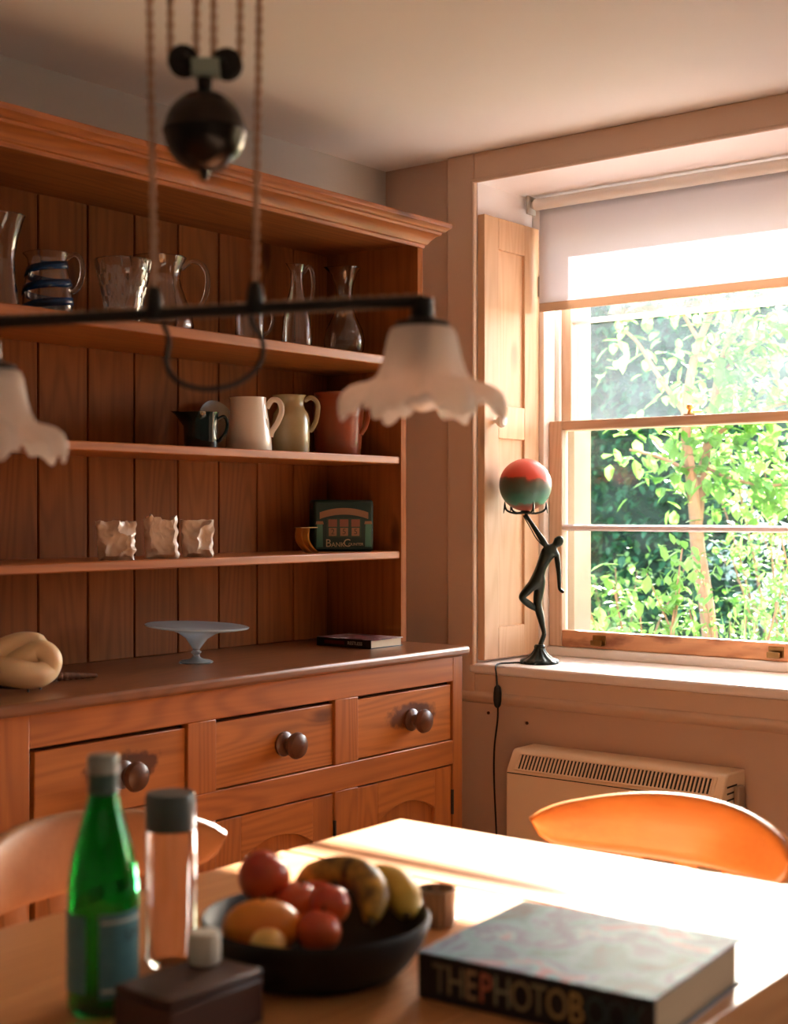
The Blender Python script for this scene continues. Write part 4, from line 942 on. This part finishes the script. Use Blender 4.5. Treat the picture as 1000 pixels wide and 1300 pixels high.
# ribbed tealight tumbler behind the bowl
tl = thing('tealight_holder', 'small ribbed grey-brown tumbler behind the fruit bowl', 'tumbler', (1.285, .955, TZ))
def rib(r, z, a): q = r*(1+.035*math.sin(18*a)) if r > .016 else r; return (q*math.cos(a), q*math.sin(a), z)
MB().lathe([(1e-5,0),(.018,0),(.0205,.002),(.0225,.042),(.0205,.042),(.0185,.006),(1e-5,.005)], 72, fn=rib, cap0=False, cap1=False).build('cup', plain('smoked_ceramic', C(150,124,104), .35, coat=.3), tl, angle=60)
# the photograph book
BK = (1.198, .712, TZ); bkrz = math.radians(4.5)
cover = blotches('art_cover', [C(10,22,30), C(40,70,90), C(16,104,112), C(84,134,160), C(60,54,110), C(100,148,172), C(150,50,84), C(70,120,146), C(20,84,98)], 13, .5, 3.4, .5)
ph = book('photo_book', 'thick art book with colourful cover and dark lettered spine', BK, bkrz, .214, .246, .045, cover, plain('book_dark_cloth', C(22,26,30), .4), pagesmat('book_pages', C(196,164,128)))
cols = [C(120,112,92), C(150,138,110), C(186,150,116), C(210,120,96), C(150,150,128), C(160,142,110), C(150,140,110), C(178,150,106), C(196,160,100), C(60,76,76), C(56,66,70), C(50,70,72)]
yy = .107
wds = dict(T=.019, H=.022, E=.018, P=.019, O=.024, B=.021, K=.022)
for k, ch in enumerate('THEPHOTOBOOK'):
    wd = wds[ch]
    text(ch, .040, (-.1079, yy-wd/2, .0215), sp_rot, plain('spine_ink_%d' % k, cols[k], .45), ph, 'letter', .0003, sx=.72)
    yy -= wd*.86

# ================================================================== RISE-AND-FALL PENDANT LAMP
cA = Vector((.981, 1.016, 0)); Rv = Vector((.6204, -.7843, 0)); Fv = Vector((.7843, .6204, 0))
pn = thing('pendant_lamp', 'black rise-and-fall pendant lamp with ball counterweight and ruffled glass shades', 'pendant lamp', (cA.x, cA.y, ZC), RT)
# local frame: x to the window, y away, z from ceiling
k2 = 1.4/1784
def Q(u, v, d=0): return Vector(((u-258)*k2, d, 1.22+(649-v)*k2-ZC))
darkm = plain('blackened_brass', C(40,34,30), .4, metal=.6)
ballm = plain('bronzed_ball', C(58,47,40), .26, metal=.85, var=.6, vscale=25, col2=C(34,27,23))
cordm = plain('twisted_silk_cord', C(182,140,114), .8)
MB().tube([Q(-18,409), Q(536,381)], .0062, 14).build('bar', darkm, pn)
def twist(p0, p1, r=.0019, pitch=.024):
    p0, p1 = Vector(p0), Vector(p1); d = p1-p0; Lg = d.length; d.normalize(); u = d.orthogonal().normalized(); w = d.cross(u); m = MB(); n = max(8, int(Lg/pitch*9))
    for s_ in (0, PI): m.tube([p0+d*(Lg*i/n) + (u*math.cos(2*PI*Lg*i/n/pitch+s_)+w*math.sin(2*PI*Lg*i/n/pitch+s_))*r*1.15 for i in range(n+1)], r, 5)
    return m
twist(Q(-10,402.5), Q(528,375), .0016).build('bar_cord', cordm, pn)
for (u, v) in ((194, 398), (322, 391.5)):
    m = MB().tube([Q(u,v+8), Q(u,v-2), Q(u,v-24), Q(u,v-34)], [.0085,.0095,.0075,.005], 14); m.build('clamp', darkm, pn)
topz = -.004
for (u, v, dx) in ((194, 364, -.013), (322, 357.5, .012)):
    p = Q(u, v); twist(p, (p.x+dx, 0, topz)).build('cord', cordm, pn)
# counterweight: ball, yoke and two pulleys
bc = Q(257.5, 166); rb = .0405
cw = MB().lathe([(1e-5,-rb-.009),(.004,-rb-.007),(.005,-rb-.002),(.006,-rb*.985)]+[(rb*math.sin(a), -rb*math.cos(a)) for a in [.15+(PI-.32)*i/26 for i in range(13)]]+[(rb+.0012,-.0015),(rb+.0012,.0015)]+[(rb*math.sin(a), -rb*math.cos(a)) for a in [.15+(PI-.32)*i/26 for i in range(14,27)]]+[(.0075,rb+.004),(.0075,rb+.013),(1e-5,rb+.014)], 48, Matrix.Translation(bc), cap0=False, cap1=False).build('counterweight', ballm, pn)
yk = MB(); yk.box(bc.x-.0115, bc.x+.0165, -.016, .006, bc.z+rb+.012, bc.z+rb+.029); yk.build('yoke', plain('steel_yoke', C(150,156,140), .45, metal=.4), cw, bevel=.002)
for (u, v, tl_) in ((231, 77, .25), (286, 81, -.2)):
    c_ = Q(u, v, 0); mt_ = Matrix.Translation(c_) @ Matrix.Rotation(PI/2, 4, 'X') @ Matrix.Rotation(0, 4, 'Y')
    pu = MB().lathe([(1e-5,-.006),(.0145,-.006),(.0155,-.005),(.0125,-.002),(.0125,.002),(.0155,.005),(.0145,.006),(1e-5,.006)], 30, mt_, cap0=False, cap1=False)
    pu.tube([c_+Vector((0,-.007,0)), Vector((bc.x+.002, -.006, bc.z+rb+.018))], [.007,.004], 8)
    pu.build('pulley', darkm, cw)
    for s_ in (-1, 1): twist(c_+Vector((s_*.0128,0,.002)), (c_.x+s_*.0128+(.004 if s_ > 0 else -.004), 0, topz)).build('cord', cordm, pn)
MB().lathe([(1e-5,-.03),(.03,-.03),(.055,-.012),(.058,0),(1e-5,0)], 36, cap0=False, cap1=False).build('ceiling_rose', darkm, pn)
# slack loop of flex under the bar
lp = bez([Q(204,408,.004), Q(211,430,.006), Q(207,460,.01), Q(222,482,.012), Q(258,492,.012), Q(300,483,.012), Q(327,458,.010), Q(330,430,.008), Q(317,408,.006), Q(318,392,.004)], 60)
MB().tube(lp, .0027, 8).build('slack_flex', plain('dark_flex', C(44,34,28), .7), pn)
# ruffled frosted glass shades
fm, N, L, b = newmat('frosted_glass')
b.inputs['Base Color'].default_value = C(244,232,224); b.inputs['Roughness'].default_value = .45; b.inputs['Transmission Weight'].default_value = .75; b.inputs['IOR'].default_value = 1.25
t_ = N.new('ShaderNodeBsdfTranslucent'); t_.inputs[0].default_value = C(248,236,228); ms = N.new('ShaderNodeMixShader'); ms.inputs[0].default_value = .3
L.new(b.outputs[0], ms.inputs[1]); L.new(t_.outputs[0], ms.inputs[2]); L.new(ms.outputs[0], N['Material Output'].inputs[0])
def shade(c, ph_):
    lobe = [(.024,0),(.030,-.002),(.0325,-.008),(.0345,-.018),(.037,-.030),(.041,-.042),(.0455,-.050),(.054,-.055),(.063,-.057),(.071,-.060),(.0770,-.065),(.0800,-.073),(.0795,-.082),(.077,-.089)]
    notch = [(.024,0),(.030,-.002),(.0320,-.008),(.0335,-.018),(.0355,-.030),(.038,-.042),(.0405,-.050),(.043,-.056),(.046,-.061),(.050,-.065),(.054,-.068),(.058,-.070),(.062,-.071),(.065,-.0715)]
    n = len(lobe)
    vs = []; fs = []; sg = 180
    for i in range(sg):
        a = 2*PI*i/sg; w_ = (.5+.5*math.cos(6*a+ph_))**.8
        for j in range(n):
            k = max(0, (j-6)/(n-7)); fr = 1+.035*k*math.cos(18*a+ph_*3+2*math.sin(3*a+ph_))
            r = (notch[j][0]+(lobe[j][0]-notch[j][0])*w_)*fr; z = notch[j][1]+(lobe[j][1]-notch[j][1])*w_ + .003*k*math.sin(24*a+ph_)
            vs.append((c.x+r*math.cos(a), c.y+r*math.sin(a), c.z+z))
    for i in range(sg):
        q_ = (i+1) % sg
        for j in range(n-1): fs.append((i*n+j, q_*n+j, q_*n+j+1, i*n+j+1))
    o = MB().add(vs, fs).build('glass_shade', fm, pn, angle=80)
    sd_ = o.modifiers.new('t', 'SOLIDIFY'); sd_.thickness = .0022
    MB().lathe([(.011,.030),(.012,.012),(.017,.008),(.026,.006),(.028,.001),(.026,-.003),(1e-5,-.004)], 28, Matrix.Translation(c), cap0=True, cap1=False).build('gallery', darkm, pn)
    MB().lathe([(.010,-.004),(.010,-.024),(1e-5,-.025)], 18, Matrix.Translation(c), cap0=True, cap1=False).build('lamp_holder', darkm, pn)
    MB().lathe([(.008,-.024),(.011,-.034),(.019,-.048),(.022,-.062),(.019,-.074),(.010,-.081),(1e-5,-.083)], 22, Matrix.Translation(c), cap0=False, cap1=False).build('bulb', plain('opal_bulb_%d' % int(c.x*1000), C(240,232,226), .15), pn)
sR = Q(534, 416); sL = Q(-17, 470)
shade(sR, .3); shade(sL, .9)
MB().tube([Q(534,382), Q(534,394)+Vector((0,0,0))], [.0085,.0075], 14).build('elbow', darkm, pn)
MB().tube([Q(-17,409), Q(-17,448)], [.0085,.0075], 14).build('elbow', darkm, pn)
print('scene objects', len(bpy.data.objects))
